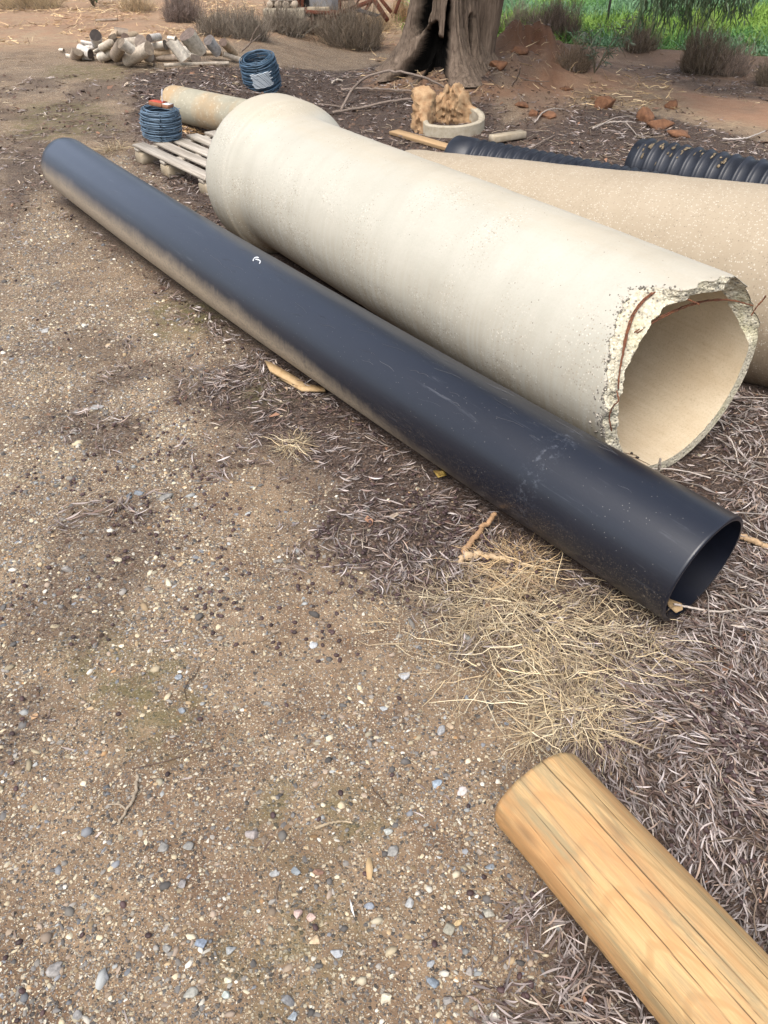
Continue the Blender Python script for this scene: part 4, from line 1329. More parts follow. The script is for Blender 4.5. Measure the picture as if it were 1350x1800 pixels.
# red clods and stones
def lump(name, px, py, wpx, hpx, label, cat, mt, group=None, colr=None, rough=.25, sink=.25, lvl=ICO3, flat=1.0, seed=None):
    p = G(px, py); z = float(proj(p)[1]); sx = wpx / 2 / FPX * z; sz = hpx / 2 / FPX * z * .9 * flat; sy = sx * random.uniform(.7, 1.0)
    V0, F0 = lvl
    sd_ = seed or random.randint(1, 9999)
    nrm = V0 * rng.uniform(.85, 1.15, 3) * (1 + (fbm(V0[:, 0] * 1.7 + sd_, V0[:, 1] * 1.7, V0[:, 2] * 1.7, 3, sd_)[:, None] - .5) * rough * 2.4)
    # facets
    for _ in range(13 if lvl is not ICO3 or mt is M_STONE else 5):
        n = rng.normal(0, 1, 3); n /= np.linalg.norm(n); dd = nrm @ n; lim = rng.uniform(.42, .8)
        nrm = nrm - np.maximum(dd - lim, 0)[:, None] * n[None] * .97
    V = nrm * [sx, sy, sz]
    cols = None
    if colr is not None:
        cols = np.array(colr)[None] * (.75 + .5 * vnoise(V[:, 0] / sx * 2, V[:, 1] / sx * 2, V[:, 2] / sx * 2, sd_))[:, None]
    me = new_mesh(name, V, [F0], mt, mt is not M_STONE, cols)
    o = obj(name, me, None, (p[0], p[1], float(hgt(p[0], p[1])) + sz * (1 - sink * 2)), (0, 0, random.uniform(-.5, .5)))
    return tag(o, label, cat, group)


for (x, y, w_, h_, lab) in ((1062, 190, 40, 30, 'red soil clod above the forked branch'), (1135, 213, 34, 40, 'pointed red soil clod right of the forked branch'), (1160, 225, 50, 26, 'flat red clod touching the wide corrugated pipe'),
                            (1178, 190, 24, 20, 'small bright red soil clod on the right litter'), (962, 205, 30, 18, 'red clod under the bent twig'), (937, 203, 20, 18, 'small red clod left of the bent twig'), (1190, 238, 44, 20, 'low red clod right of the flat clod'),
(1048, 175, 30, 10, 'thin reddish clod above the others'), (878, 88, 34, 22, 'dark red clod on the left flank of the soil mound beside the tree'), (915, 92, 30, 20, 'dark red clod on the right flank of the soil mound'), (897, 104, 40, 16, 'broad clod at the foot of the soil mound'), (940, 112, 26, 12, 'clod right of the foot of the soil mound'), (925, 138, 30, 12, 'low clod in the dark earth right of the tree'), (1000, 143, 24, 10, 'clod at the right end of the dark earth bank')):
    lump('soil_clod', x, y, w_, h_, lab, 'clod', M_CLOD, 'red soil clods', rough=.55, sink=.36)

GREY, BLUE_, CREAM, WHITE, PINK, ORNG, DKG = (.24, .23, .21), (.2, .22, .24), (.5, .44, .32), (.6, .58, .54), (.38, .27, .22), (.5, .28, .1), (.13, .125, .12)
STONES = [
    (291, 876, 28, 18, GREY, 'smooth rounded grey stone on the gravel, largest of a small group'), (228, 874, 16, 14, (.13, .15, .17), 'dark slate stone left of the rounded grey stone'),
    (244, 869, 20, 10, BLUE_, 'flat blue grey stone touching the dark slate one'), (119, 1003, 24, 34, (.26, .24, .22), 'tall flaky grey stone near the left edge'),
    (208, 985, 18, 12, CREAM, 'yellowish cream stone on the left gravel'), (709, 1190, 26, 22, (.42, .42, .42), 'angular light grey stone below the straw, with a bright facet'),
    (776, 1287, 26, 28, (.32, .32, .32), 'squarish grey stone in the bare earth left of the post'), (790, 1277, 20, 10, (.5, .38, .26), 'small tan stone touching the squarish grey stone'),
    (889, 1274, 12, 22, (.22, .24, .27), 'narrow slate grey stone on bare earth'), (767, 1378, 24, 20, (.33, .39, .45), 'light blue stone on the bare earth'),
    (813, 1393, 24, 12, (.6, .54, .5), 'flat whitish stone right of the light blue stone'), (443, 1468, 30, 30, (.33, .29, .27), 'rounded pinkish grey stone on the lower gravel'),
    (286, 1492, 26, 28, GREY, 'triangular grey stone in the lower left gravel'), (333, 1488, 24, 20, GREY, 'grey stone right of the triangular one'),
    (682, 1465, 18, 22, (.45, .46, .42), 'half white half grey stone in the lower middle'), (690, 1500, 26, 26, (.27, .26, .24), 'brownish grey stone next to the orange wood chip'),
    (519, 1533, 22, 20, (.2, .22, .23), 'dark blue grey stone in the lower middle'), (560, 1535, 20, 30, (.3, .18, .13), 'reddish brown slab stone in the lower middle'),
    (484, 1536, 20, 18, (.34, .34, .33), 'small mid grey stone left of the dark blue grey one'), (523, 1608, 24, 20, (.5, .36, .32), 'pink and white stone, left of a pair'),
    (548, 1612, 24, 22, (.55, .4, .34), 'pink and white stone, right of a pair'), (320, 1556, 22, 32, (.28, .26, .25), 'brownish slab stone in the lower left'),
    (354, 1658, 24, 30, (.24, .28, .34), 'blue slate stone in the lower left'), (404, 1673, 26, 24, (.36, .37, .36), 'pale grey speckled stone right of the blue slate'),
    (295, 1668, 20, 24, GREY, 'wedge shaped grey stone left of the blue slate'), (98, 1705, 34, 32, (.3, .28, .26), 'large pale stone near the lower left corner'),
    (136, 1788, 26, 26, (.24, .23, .22), 'grey stone cut by the bottom edge at the left'), (338, 1748, 28, 30, (.32, .31, .27), 'rough grey stone above the bottom edge'),
    (400, 1724, 22, 14, (.6, .55, .4), 'cream white oval stone in the lower left'), (397, 1750, 20, 22, (.42, .46, .42), 'greenish grey stone below the cream oval'),
    (593, 1678, 28, 24, (.36, .37, .38), 'grey stone with a tan left side'), (556, 1654, 24, 16, (.48, .36, .23), 'tan bean shaped stone under the pink pair'),
    (504, 1760, 28, 40, (.2, .2, .2), 'large dark grey stone near the bottom edge'), (515, 1788, 22, 18, (.27, .3, .32), 'blue grey stone below the large dark one'),
    (677, 1754, 30, 30, (.6, .54, .41), 'angular cream stone near the bottom edge'), (756, 1695, 20, 22, (.3, .31, .32), 'small angular grey stone in the lower middle'),
    (759, 1728, 24, 24, (.19, .22, .25), 'rounded slate stone in the lower middle'), (790, 1636, 30, 32, (.3, .28, .22), 'olive grey stone left of a bigger pale one'),
    (858, 1608, 28, 34, (.36, .34, .28), 'pale grey stone beside a group of dark pods'), (806, 1623, 22, 16, (.5, .37, .2), 'ochre stone between the olive and the pale grey stone'),
    (788, 1760, 24, 28, (.28, .26, .24), 'rounded brown grey stone near the bottom edge'), (868, 1788, 26, 26, (.6, .56, .48), 'whitish stone at the bottom edge left of the post'),
    (720, 1588, 22, 20, (.34, .34, .33), 'fractured grey stone in the lower middle'), (648, 1592, 22, 18, (.25, .27, .3), 'slate stone right of the bright white leaf'),
    (825, 1710, 24, 20, (.3, .27, .24), 'brown stone in a row left of the post'), (843, 1500, 18, 16, (.33, .28, .23), 'round light brown stone left of the post'),
    (861, 1525, 18, 10, (.2, .22, .24), 'thin dark oval stone left of the post'), (174, 716, 26, 12, (.3, .3, .29), 'flat grey stone in the middle left'),
    (80, 582, 22, 8, (.34, .33, .31), 'small pale stone near the left edge'), (470, 1238, 16, 12, GREY, 'small grey stone in the middle of the earth'),
    (553, 1134, 22, 14, (.4, .41, .42), 'small light grey stone in the middle bare earth'), (674, 1247, 18, 16, (.36, .37, .37), 'grey chip below the angular light grey stone'),
    (820, 1228, 12, 20, (.24, .26, .28), 'thin slate chip on the earth'), (315, 1192, 18, 14, (.26, .28, .3), 'blue grey stone in the middle left gravel'),
    (320, 1250, 16, 16, BLUE_, 'second blue grey stone below another in the middle left'), (60, 1260, 20, 12, (.5, .32, .18), 'orange brown stone near the left edge'),
]
for (x, y, w_, h_, colr, lab) in STONES:
    lump('stone', x, y, w_, h_ * 1.0, lab, 'stone', M_STONE, 'larger stones lying on the gravel', colr, .5, .3, ICO3, .62)


# ------------------------------------------------------------------ gravel (uncountable)
def sample(x0, x1, y0, y1, n):
    return rng.uniform(x0, x1, n), rng.uniform(y0, y1, n)


def view_ok(x, y, z=0, m=60):
    q, zz = proj(np.stack([x, y, np.zeros_like(x) + z], -1))
    return (zz > .2) & (q[:, 0] > -m) & (q[:, 0] < 1350 + m) & (q[:, 1] < 1800 + m)


PAL = np.array([(.42, .35, .235), (.50, .44, .32), (.56, .52, .44), (.34, .25, .15), (.235, .215, .19), (.16, .15, .14), (.185, .19, .2), (.10, .092, .085), (.36, .22, .11), (.30, .235, .18), (.29, .295, .285), (.24, .185, .135)])
PW = np.array([14, 11, 6, 9, 18, 16, 6, 12, 2, 9, 5, 12.]); PW /= PW.sum()


def gravel(n, y0, y1, med, sig, tmpl, smooth=False, keep=.12, x0=-2.6, x1=2.2):
    x, y = sample(x0, x1, y0, y1, n)
    m = masks(x, y)
    dens = np.clip(.25 + .95 * m[0], 0, 1) * (1 - (1 - keep) * np.clip(m[1] * 1.15, 0, 1)) * (1 - m[3])
    cl = sst(.36, .56, fbm(x * 5, y * 5, 0, 3, 201)); dens = dens * (.35 + .65 * cl)
    k = (rng.random(n) < dens) & view_ok(x, y) & ~blocked(x, y, .9)
    x, y = x[k], y[k]; n = len(x)
    s = np.exp(rng.normal(math.log(med), sig, n)); s = np.clip(s, med * .4, med * 3.2)
    scl = np.stack([s * rng.uniform(.8, 1.4, n), s * rng.uniform(.5, 1, n), s * rng.uniform(.35, .75, n)], -1)
    pos = np.stack([x, y, hgt(x, y) + s * rng.uniform(-.12, .12, n)], -1)
    M = rotm(rng.uniform(0, 6.28, n), rng.normal(0, .25, n), rng.normal(0, .25, n))
    v, f, kk = scatter(tmpl, pos, scl, M, .34)
    c = PAL[rng.choice(len(PAL), n, p=PW)] * rng.uniform(.55, 1.3, (n, 1))
    return v, f, np.repeat(c, kk, 0)


mb = MB()
for args in ((110000, .3, 1.7, .0024, .5, OCT), (90000, 1.7, 3.4, .0031, .46, OCT), (36000, 3.4, 6.5, .0050, .35, OCT), (8000, .3, 2.2, .0055, .4, ICO1), (7500, 2.2, 5., .0066, .35, ICO1), (900, .3, 1.7, .0085, .3, ICO1), (420, .3, 2.4, .0115, .25, ICO1), (300, 2.4, 5.5, .012, .25, ICO1)):
    v, f, c = gravel(*args); mb.add(v, [f], c)
tag(obj('gravel', mb.mesh('gravel', M_PEB, False)), 'loose pale and grey gravel pressed into the brown earth of the track', 'gravel', kind='stuff')


# ------------------------------------------------------------------ seed pods
def pods(n, x0, x1, y0, y1, fn, s0):
    x, y = sample(x0, x1, y0, y1, n); k = (rng.random(n) < fn(x, y)) & view_ok(x, y) & ~blocked(x, y, .85)
    x, y = x[k], y[k]; n = len(x)
    s = s0 * rng.uniform(.75, 1.15, n)
    scl = np.stack([s, s * .74, s * .55], -1)
    lit = masks(x, y)[1]
    pos = np.stack([x, y, hgt(x, y) + s * .35 + lit * rng.uniform(.004, .022, n)], -1)
    v, f, kk = scatter(ICO2, pos, scl, rotm(rng.uniform(0, 6.28, n), rng.normal(0, .3, n), rng.normal(0, .3, n)), .03)
    c = np.array([(.042, .026, .026)]) * rng.uniform(.6, 1.5, (n, 1)) + rng.uniform(0, .02, (n, 1)) * [1, .4, .3]
    return v, f, np.repeat(c, kk, 0)


PODZ = gpoly([(560, 900), (700, 860), (900, 920), (980, 1050), (860, 1120), (700, 1080), (540, 1000)])
PODZ2 = gpoly([(1050, 1180), (1350, 1180), (1400, 1850), (850, 1850), (850, 1560), (1000, 1500), (1000, 1300)])
PODZ3 = gpoly([(20, 760), (330, 700), (500, 1000), (620, 1060), (600, 1180), (430, 1150), (200, 1000), (20, 920)])


def pod_d(x, y):
    cl = sst(.45, .68, fbm(x * 6, y * 6, 0, 3, 211))
    m = masks(x, y)
    return np.clip(in_poly(x, y, PODZ) * 1.2 * (.2 + cl) + in_poly(x, y, PODZ2) * 1.2 * cl + in_poly(x, y, PODZ3) * .35 * cl + m[1] * .25 * cl + .022, 0, 1)


mb = MB()
for a in ((11000, -1.3, 1.4, .35, 2.9, pod_d, .0076), (3500, -2.2, 2.2, 2.9, 5.5, pod_d, .0095)):
    v, f, c = pods(*a); mb.add(v, [f], c)
tag(obj('seed_pods', mb.mesh('seed_pods', M_POD)), 'small dark brown oval seed pods scattered over gravel and litter', 'seed pods', kind='stuff')


# ------------------------------------------------------------------ leaf litter
LC = np.array([(.36, .315, .29), (.27, .235, .215), (.44, .40, .375), (.18, .135, .115), (.30, .23, .18), (.12, .08, .065), (.46, .40, .33), (.20, .165, .15)])
LC = LC * [.90, .87, .87]
LW = np.array([17, 18, 9, 17, 13, 15, 4, 10.]); LW /= LW.sum()


def leaves(x, y, yaw, L, W, lift, seg=5, curl=.32, z_add=0, colr=None):
    n = len(x)
    t = np.linspace(-.5, .5, seg)
    wprof = np.sin(np.pi * np.clip(t + .5, .0, 1)) ** .75; wprof[0] = wprof[-1] = .06
    side = rng.normal(0, curl, n)[:, None]; up = rng.normal(.15, curl * .8, n)[:, None]
    px = t[None] * L[:, None]; py = side * (t[None] ** 2 - .12) * L[:, None] * .9
    pz = up * (t[None] ** 2) * L[:, None] * .6
    tw = rng.normal(0, .5, n)[:, None]
    hx = 0 * px; hy = np.cos(tw) * wprof[None] * W[:, None] * .5; hz = np.sin(tw) * wprof[None] * W[:, None] * .5
    A = np.stack([px + hx, py + hy, pz + hz], -1); B = np.stack([px - hx, py - hy, pz - hz], -1)
    V = np.stack([A, B], 2)          # n,seg,2,3
    M = rotm(yaw, rng.normal(0, .22, n), rng.normal(0, .3, n))
    V = np.einsum('nij,nskj->nski', M, V)
    V += np.stack([x, y, hgt(x, y) + lift], -1)[:, None, None]
    V = V.reshape(-1, 3)
    base = grid_faces(seg, 2)
    F = (base[None] + (np.arange(n) * seg * 2)[:, None, None]).reshape(-1, 4)
    if colr is None:
        colr = LC[rng.choice(len(LC), n, p=LW)]
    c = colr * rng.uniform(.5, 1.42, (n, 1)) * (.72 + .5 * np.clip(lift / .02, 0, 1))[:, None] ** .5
    return V, F, np.repeat(c, seg * 2, 0)


STRAWP = gpoly([(820, 960), (930, 940), (1040, 1040), (1160, 1120), (1080, 1200), (1060, 1300), (900, 1320), (880, 1180), (780, 1100)])
THIN = gpoly([(320, 690), (560, 700), (760, 820), (870, 900), (700, 1000), (520, 960)])


def litter(nspray, y0, y1, x0, x1, L, W, per=7, seg=5, dens=1., seed=300, depth=.02):
    x, y = sample(x0, x1, y0, y1, nspray)
    m = masks(x, y)[1]
    cl = fbm(x * 2.3, y * 2.3, 0, 3, seed)
    st = in_poly(x, y, STRAWP); near = in_poly(x, y, THIN)
    k = (rng.random(nspray) < m ** 1.25 * dens * (.2 + 1.2 * cl) * (1 - .65 * st) * (1 - .45 * near)) & view_ok(x, y, 0, 120)
    x, y = x[k], y[k]; n = len(x)
    flow = fbm(x * 3.1, y * 3.1, 0, 2, seed + 3) * 9.0 + rng.normal(0, .35, n)
    X_ = []; Y_ = []; YW = []; LI = []
    l0 = rng.uniform(0, depth, n)
    for j in range(per):
        a = flow + rng.normal(0, .42, n)
        r = rng.uniform(-.7, 1.0, n) * L
        X_.append(x + np.cos(flow) * r + rng.normal(0, L * .22, n)); Y_.append(y + np.sin(flow) * r + rng.normal(0, L * .22, n)); YW.append(a)
        LI.append(np.clip(l0 + rng.normal(0, depth * .25, n), .002, depth * 1.5))
    X_, Y_, YW, LI = map(np.concatenate, (X_, Y_, YW, LI))
    k = ~blocked(X_, Y_, .8)
    X_, Y_, YW, LI = X_[k], Y_[k], YW[k], LI[k]; n = len(X_)
    return leaves(X_, Y_, YW, L * rng.uniform(.55, 1.25, n), W * rng.uniform(.6, 1.3, n), LI, seg)


def single_leaves(n, x0, x1, y0, y1, L, W, fn, seg=5, colr=None, lift=.004):
    x, y = sample(x0, x1, y0, y1, n); k = (rng.random(n) < fn(x, y)) & view_ok(x, y) & ~blocked(x, y, .85)
    x, y = x[k], y[k]; n = len(x)
    return leaves(x, y, rng.uniform(0, 6.28, n), L * rng.uniform(.5, 1.3, n), W * rng.uniform(.6, 1.3, n), rng.uniform(.002, lift, n), seg, colr=colr)


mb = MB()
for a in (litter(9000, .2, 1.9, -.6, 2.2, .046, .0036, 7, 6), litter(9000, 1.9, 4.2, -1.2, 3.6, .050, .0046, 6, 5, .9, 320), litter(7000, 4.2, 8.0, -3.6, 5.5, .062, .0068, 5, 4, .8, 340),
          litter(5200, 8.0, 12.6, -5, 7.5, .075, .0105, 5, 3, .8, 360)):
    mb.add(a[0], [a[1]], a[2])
v, f, c = single_leaves(700, -1.6, 1, .35, 3, .035, .0038, lambda x, y: .22 + 0 * x); mb.add(v, [f], c)
v, f, c = single_leaves(26000, -1.3, 1.6, .3, 3.6, .019, .0032, lambda x, y: masks(x, y)[1] ** 1.3 * .8, 4, np.array([(.19, .135, .10)]), .012); mb.add(v, [f], c)
v, f, c = single_leaves(9000, -1.3, 1.6, .3, 3.6, .016, .0045, lambda x, y: masks(x, y)[1] ** 1.3 * .7, 4, np.array([(.075, .048, .04)]), .012); mb.add(v, [f], c)
v, f, c = single_leaves(12000, -4, 1, 2.2, 8, .04, .006, lambda x, y: masks(x, y)[1] * .7, 4, np.array([(.17, .12, .09)])); mb.add(v, [f], c)
def chips(n, x0, x1, y0, y1, s0, fn):
    x, y = sample(x0, x1, y0, y1, n); k = (rng.random(n) < fn(x, y)) & view_ok(x, y) & ~blocked(x, y, .85); x, y = x[k], y[k]; n = len(x)
    a = np.sort(rng.uniform(0, 6.28, (n, 6)), 1); rr = rng.uniform(.5, 1, (n, 6))
    L = s0 * np.exp(rng.normal(0, .5, n))
    P = np.stack([np.cos(a) * rr * L[:, None], np.sin(a) * rr * L[:, None] * rng.uniform(.25, .7, (n, 1)), rng.normal(0, .1, (n, 6)) * L[:, None]], -1)
    P = np.einsum('nij,nkj->nki', rotm(rng.uniform(0, 6.28, n), rng.normal(0, .3, n), rng.normal(0, .3, n)), P)
    P += np.stack([x, y, hgt(x, y) + rng.uniform(.003, .018, n)], -1)[:, None]
    c = np.array([(.17, .095, .062), (.30, .21, .14), (.085, .046, .034), (.26, .14, .085), (.40, .32, .24)])[rng.integers(0, 5, n)] * rng.uniform(.7, 1.2, (n, 1))
    return P.reshape(-1, 3), np.arange(n * 6).reshape(n, 6), np.repeat(c, 6, 0)


for a in ((3800, -.6, 1.9, .3, 2.2, .007, lambda x, y: masks(x, y)[1] * .8), (6000, -1.5, 3, 2.2, 5, .010, lambda x, y: masks(x, y)[1] * .8), (5000, -4, 5, 5, 11.5, .018, lambda x, y: masks(x, y)[1] * .8)):
    v, f, c = chips(*a); mb.add(v, [f], c)
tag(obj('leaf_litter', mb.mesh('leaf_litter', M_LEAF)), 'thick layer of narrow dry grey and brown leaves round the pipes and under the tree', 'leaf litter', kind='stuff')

# crumbs of dark soil and bark along the pipes and at the litter edge
def crumbs(n, x0, x1, y0, y1, s0, thr=.3):
    x, y = sample(x0, x1, y0, y1, n); m = masks(x, y)
    k = (rng.random(n) < np.clip(m[1] * 1.2, 0, 1)) & view_ok(x, y) & ~blocked(x, y, .85); x, y = x[k], y[k]; n = len(x)
    s = s0 * np.exp(rng.normal(0, .4, n))
    v, f, kk = scatter(OCT, np.stack([x, y, hgt(x, y) + .001], -1), np.stack([s, s * .8, s * .7], -1), rotm(rng.uniform(0, 6, n), rng.normal(0, .5, n), rng.normal(0, .5, n)), .3)
    c = np.array([(.085, .055, .04)]) * rng.uniform(.5, 1.7, (n, 1))
    return v, f, np.repeat(c, kk, 0)


mb = MB()
for a in ((12000, -1.2, 1.6, .3, 3.2, .0042), (11000, -2.6, 3, 3.2, 6.5, .0068), (7000, -5, 5, 6.5, 11, .012), ):
    v, f, c = crumbs(*a); mb.add(v, [f], c)
tag(obj('soil_crumbs', mb.mesh('soil_crumbs', M_PEB, False)), 'dark crumbs of soil and bark between the leaves', 'soil crumbs', kind='stuff')

# hair-thin twigs everywhere
def fine_twigs(n, x0, x1, y0, y1, L, r, fn, colr):
    x, y = sample(x0, x1, y0, y1, n); k = (rng.random(n) < fn(x, y)) & view_ok(x, y) & ~blocked(x, y, .9); x, y = x[k], y[k]; n = len(x)
    a = rng.uniform(0, 6.28, n); LL = L * rng.uniform(.3, 1.4, n); cu = rng.normal(0, .35, n)
    t = np.linspace(-.5, .5, 5)
    dx = t[None] * LL[:, None]; dy = cu[:, None] * (t[None] ** 2) * LL[:, None] + rng.normal(0, .03, (n, 5)) * LL[:, None]
    X_ = x[:, None] + np.cos(a)[:, None] * dx - np.sin(a)[:, None] * dy; Y_ = y[:, None] + np.sin(a)[:, None] * dx + np.cos(a)[:, None] * dy
    Z_ = hgt(X_, Y_) + rng.uniform(.002, .012, n)[:, None] + masks(x, y)[1][:, None] * rng.uniform(0, .02, n)[:, None]
    v, f = tubes(np.stack([X_, Y_, Z_], -1), r * rng.uniform(.6, 1.4, (n, 1)), 3, False)
    c = np.array(colr)[rng.integers(0, len(colr), n)] * rng.uniform(.7, 1.3, (n, 1))
    return v, f, np.repeat(c, 15, 0)


mb = MB()
tc = [(.2, .15, .11), (.33, .27, .2), (.09, .06, .045)]
for a in ((500, -1.5, 1.2, .35, 3.2, .09, .0009, lambda x, y: .45 + 0 * x, tc), (3200, -.6, 2.6, .3, 4.5, .11, .0012, lambda x, y: masks(x, y)[1] * .5, tc), (3600, -4, 6, 4.5, 12, .2, .0024, lambda x, y: masks(x, y)[1] * .6, tc),
          (160, .9, 1.9, 1.3, 2.9, .26, .0022, lambda x, y: masks(x, y)[1] * .9, [(.4, .35, .31)])):
    v, f, c = fine_twigs(*a); mb.add(v, f, c)
tag(obj('fine_twigs', mb.mesh('fine_twigs', M_TWIG)), 'hair thin dead twigs strewn over gravel and litter', 'twigs', kind='stuff')


# ------------------------------------------------------------------ dry grass tufts
def blades(base, dirs, L, W, droop, seg, cols):
    """ribbon blades: base (n,3), dirs (n,3) unit, arc downwards"""
    n = len(base); t = np.linspace(0, 1, seg)
    P = base[:, None] + dirs[:, None] * (t[None, :, None] * L[:, None, None])
    P[:, :, 2] -= droop[:, None] * (t[None] ** 2) * L[:, None]
    wig = rng.normal(0, .06, (n, seg, 3)) * L[:, None, None] * t[None, :, None]
    P += wig
    gz = hgt(P[:, :, 0], P[:, :, 1]) + .004 + .026 * rng.random((n, 1))
    P[:, :, 2] = np.maximum(P[:, :, 2], gz)
    side = np.cross(dirs, [0, 0, 1.0]); side /= np.linalg.norm(side, axis=-1, keepdims=True) + 1e-9
    side = side * np.cos(1.) + np.array([0, 0, 1.]) * np.sin(rng.uniform(-1, 1, (n, 1)))
    w = W[:, None] * (1 - .8 * t[None] ** 1.5) * .5
    A = P + side[:, None] * w[..., None]; B = P - side[:, None] * w[..., None]
    V = np.stack([A, B], 2).reshape(-1, 3)
    F = (grid_faces(seg, 2)[None] + (np.arange(n) * seg * 2)[:, None, None]).reshape(-1, 4)
    return V, F, np.repeat(cols, seg * 2, 0)


STRAWC = np.array([(.60, .475, .29), (.48, .36, .21), (.66, .56, .38), (.38, .29, .18), (.30, .235, .16), (.22, .165, .115)])


def tuft(px, py, n, rad, L, label, W=.0027, cols=STRAWC, name='dry_grass_tuft', up=.3, group='dry grass tufts by the black pipe', rb=.95, cat='grass tuft'):
    c = G(px, py); n = int(n * 1.25)
    a = rng.uniform(0, 6.28, n); rr = rad * rng.random(n) ** .7
    b = np.stack([c[0] + np.cos(a) * rr * rb, c[1] + np.sin(a) * rr * rb, 0 * a], -1); b[:, 2] = hgt(b[:, 0], b[:, 1])
    a2 = a + rng.normal(0, 1.1, n); el = np.abs(rng.normal(up, .3, n))
    d = np.stack([np.cos(a2) * np.cos(el), np.sin(a2) * np.cos(el), np.sin(el)], -1)
    v, f, cc = blades(b, d, L * rng.uniform(.3, 1.1, n) * np.where(rng.random(n) < .08, 1.7, 1), W * rng.uniform(.4, 1.5, n), rng.uniform(.4, 1.0, n), 7, cols[rng.integers(0, len(cols), n)] * rng.uniform(.75, 1.2, (n, 1)))
    me = new_mesh(name, v - np.array([c[0], c[1], c[2]]), [f], M_STRAW, True, cc)
    return tag(obj(name, me, None, tuple(c)), label, cat, group)


tuft(935, 1095, 420, .17, .20, 'widest pale straw tuft, spreading left of the black pipe mouth', up=.3)
tuft(1010, 1140, 240, .17, .17, 'straw tuft just right of the widest one')
tuft(905, 1000, 330, .10, .15, 'straw tuft against the side of the black pipe', cols=STRAWC * [1., .9, .8])
tuft(985, 1225, 330, .11, .16, 'straw tuft between the widest one and the pine post')
tuft(1020, 1265, 260, .09, .15, 'straw tuft right above the end of the pine post')
tuft(850, 1060, 230, .12, .16, 'thin straw tuft at the left margin of the straw patch', cols=STRAWC * .9)
tuft(1100, 1110, 200, .12, .14, 'short broken straw right below the black pipe mouth', cols=STRAWC * .85)
tuft(760, 1085, 110, .16, .15, 'sparse stray straws at the far left of the straw patch', cols=STRAWC * .9)
tuft(860, 1170, 120, .15, .17, 'thin straws over the mossy earth below the straw patch')
tuft(1120, 1190, 120, .15, .14, 'loose straws mixed into the grey leaves right of the straw patch', cols=STRAWC * .85)
tuft(930, 1300, 60, .02, .13, 'small fan of pale straw above the end of the pine post', W=.003, rb=.6)
tuft(515, 788, 150, .05, .10, 'small lone dead grass tuft beside the black pipe middle', cols=STRAWC * .9)
tuft(195, 268, 120, .12, .25, 'dead grass tuft left of the pallet', W=.004, up=.9, cols=STRAWC * .75, group=None)
tuft(345, 235, 200, .2, .16, 'orange brown dead grass between pallet and stained pipe', W=.005, cols=STRAWC * [1., .8, .65], group=None)

# straw and dead grass on the far red ground
def far_grass(n, x0, x1, y0, y1, fn, L, W, cols, up=.8, thick=1):
    x, y = sample(x0, x1, y0, y1, n); k = (rng.random(n) < fn(x, y)) & view_ok(x, y, 0, 90); x, y = x[k], y[k]; n = len(x)
    b = np.stack([x, y, hgt(x, y)], -1); a = rng.uniform(0, 6.28, n); el = np.clip(rng.normal(up, .3, n), .05, 1.5)
    d = np.stack([np.cos(a) * np.cos(el), np.sin(a) * np.cos(el), np.sin(el)], -1)
    return blades(b, d, L * rng.uniform(.4, 1.3, n), W * rng.uniform(.6, 1.4, n), rng.uniform(.1, .7, n), 4, cols[rng.integers(0, len(cols), n)] * rng.uniform(.7, 1.25, (n, 1)))


def straw_d(x, y):
    m = masks(x, y)
    return np.clip((m[5] * 1.0 + .22 * m[2]) * sst(.36, .56, fbm(x * 1.6, y * 1.6, 0, 3, 401)), 0, 1)


mb = MB()
v, f, c = far_grass(34000, -9, 8, 9.5, 19, straw_d, .17, .012, STRAWC * [1.05, .95, .85], .55); mb.add(v, [f], c)
v, f, c = far_grass(5000, -6, -1, 7, 11, lambda x, y: .25 * sst(.45, .6, fbm(x * 2, y * 2, 0, 3, 403)), .10, .007, STRAWC * .75, .5); mb.add(v, [f], c)
tag(obj('dead_grass', mb.mesh('dead_grass', M_STRAW)), 'sparse straw coloured dead grass on the red ground in the distance', 'grass', kind='stuff')


# ------------------------------------------------------------------ green paddock
GRC = np.array([(.06, .15, .022), (.09, .2, .03), (.14, .25, .04), (.05, .12, .04), (.11, .19, .07)])
mb = MB()
def green_d(x, y): return masks(x, y)[3]
x, y = sample(.2, 13, 11.5, 21, 52000)
k = (rng.random(len(x)) < green_d(x, y)) & view_ok(x, y, 0, 80); x, y = x[k], y[k]; n = len(x)
pn = fbm(x * .55, y * .55, 0, 3, 411)
tone = np.where(pn[:, None] > .54, [(.20, .32, .05)], np.where(pn[:, None] < .45, [(.15, .27, .14)], [(.11, .25, .06)]))
b = np.stack([x, y, hgt(x, y)], -1); a = rng.uniform(0, 6.28, n); el = np.clip(rng.normal(1.1, .3, n), .3, 1.5)
d = np.stack([np.cos(a) * np.cos(el), np.sin(a) * np.cos(el), np.sin(el)], -1)
hh = .30 * (.5 + fbm(x * 1.4, y * 1.4, 0, 3, 412)) * sst(-.2, 1.0, y - bank_y(x))+.06
v, f, c = blades(b, d, hh * rng.uniform(.5, 1.3, n), .020 * rng.uniform(.6, 1.5, n), rng.uniform(.1, .6, n), 4, tone * rng.uniform(.6, 1.35, (n, 1)))
mb.add(v, [f], c)
x, y = sample(-2, 40, 20, 60, 9000); k = x > .5 + (y - 12) * .05; x, y = x[k], y[k]; n = len(x)
b = np.stack([x, y, hgt(x, y)], -1); a = rng.uniform(0, 6.28, n)
d = np.stack([np.cos(a) * .4, np.sin(a) * .4, 0 * a + .9], -1)
v, f, c = blades(b, d, .4 * rng.uniform(.5, 1.3, n), .07 * rng.uniform(.6, 1.5, n), rng.uniform(.1, .6, n), 3, np.array([(.1, .2, .04)]) * rng.uniform(.6, 1.3, (n, 1)))
mb.add(v, [f], c)
tag(obj('green_grass', mb.mesh('green_grass', M_FOL)), 'tall fresh green grass and weeds of the paddock behind the earth bank', 'grass', kind='stuff')


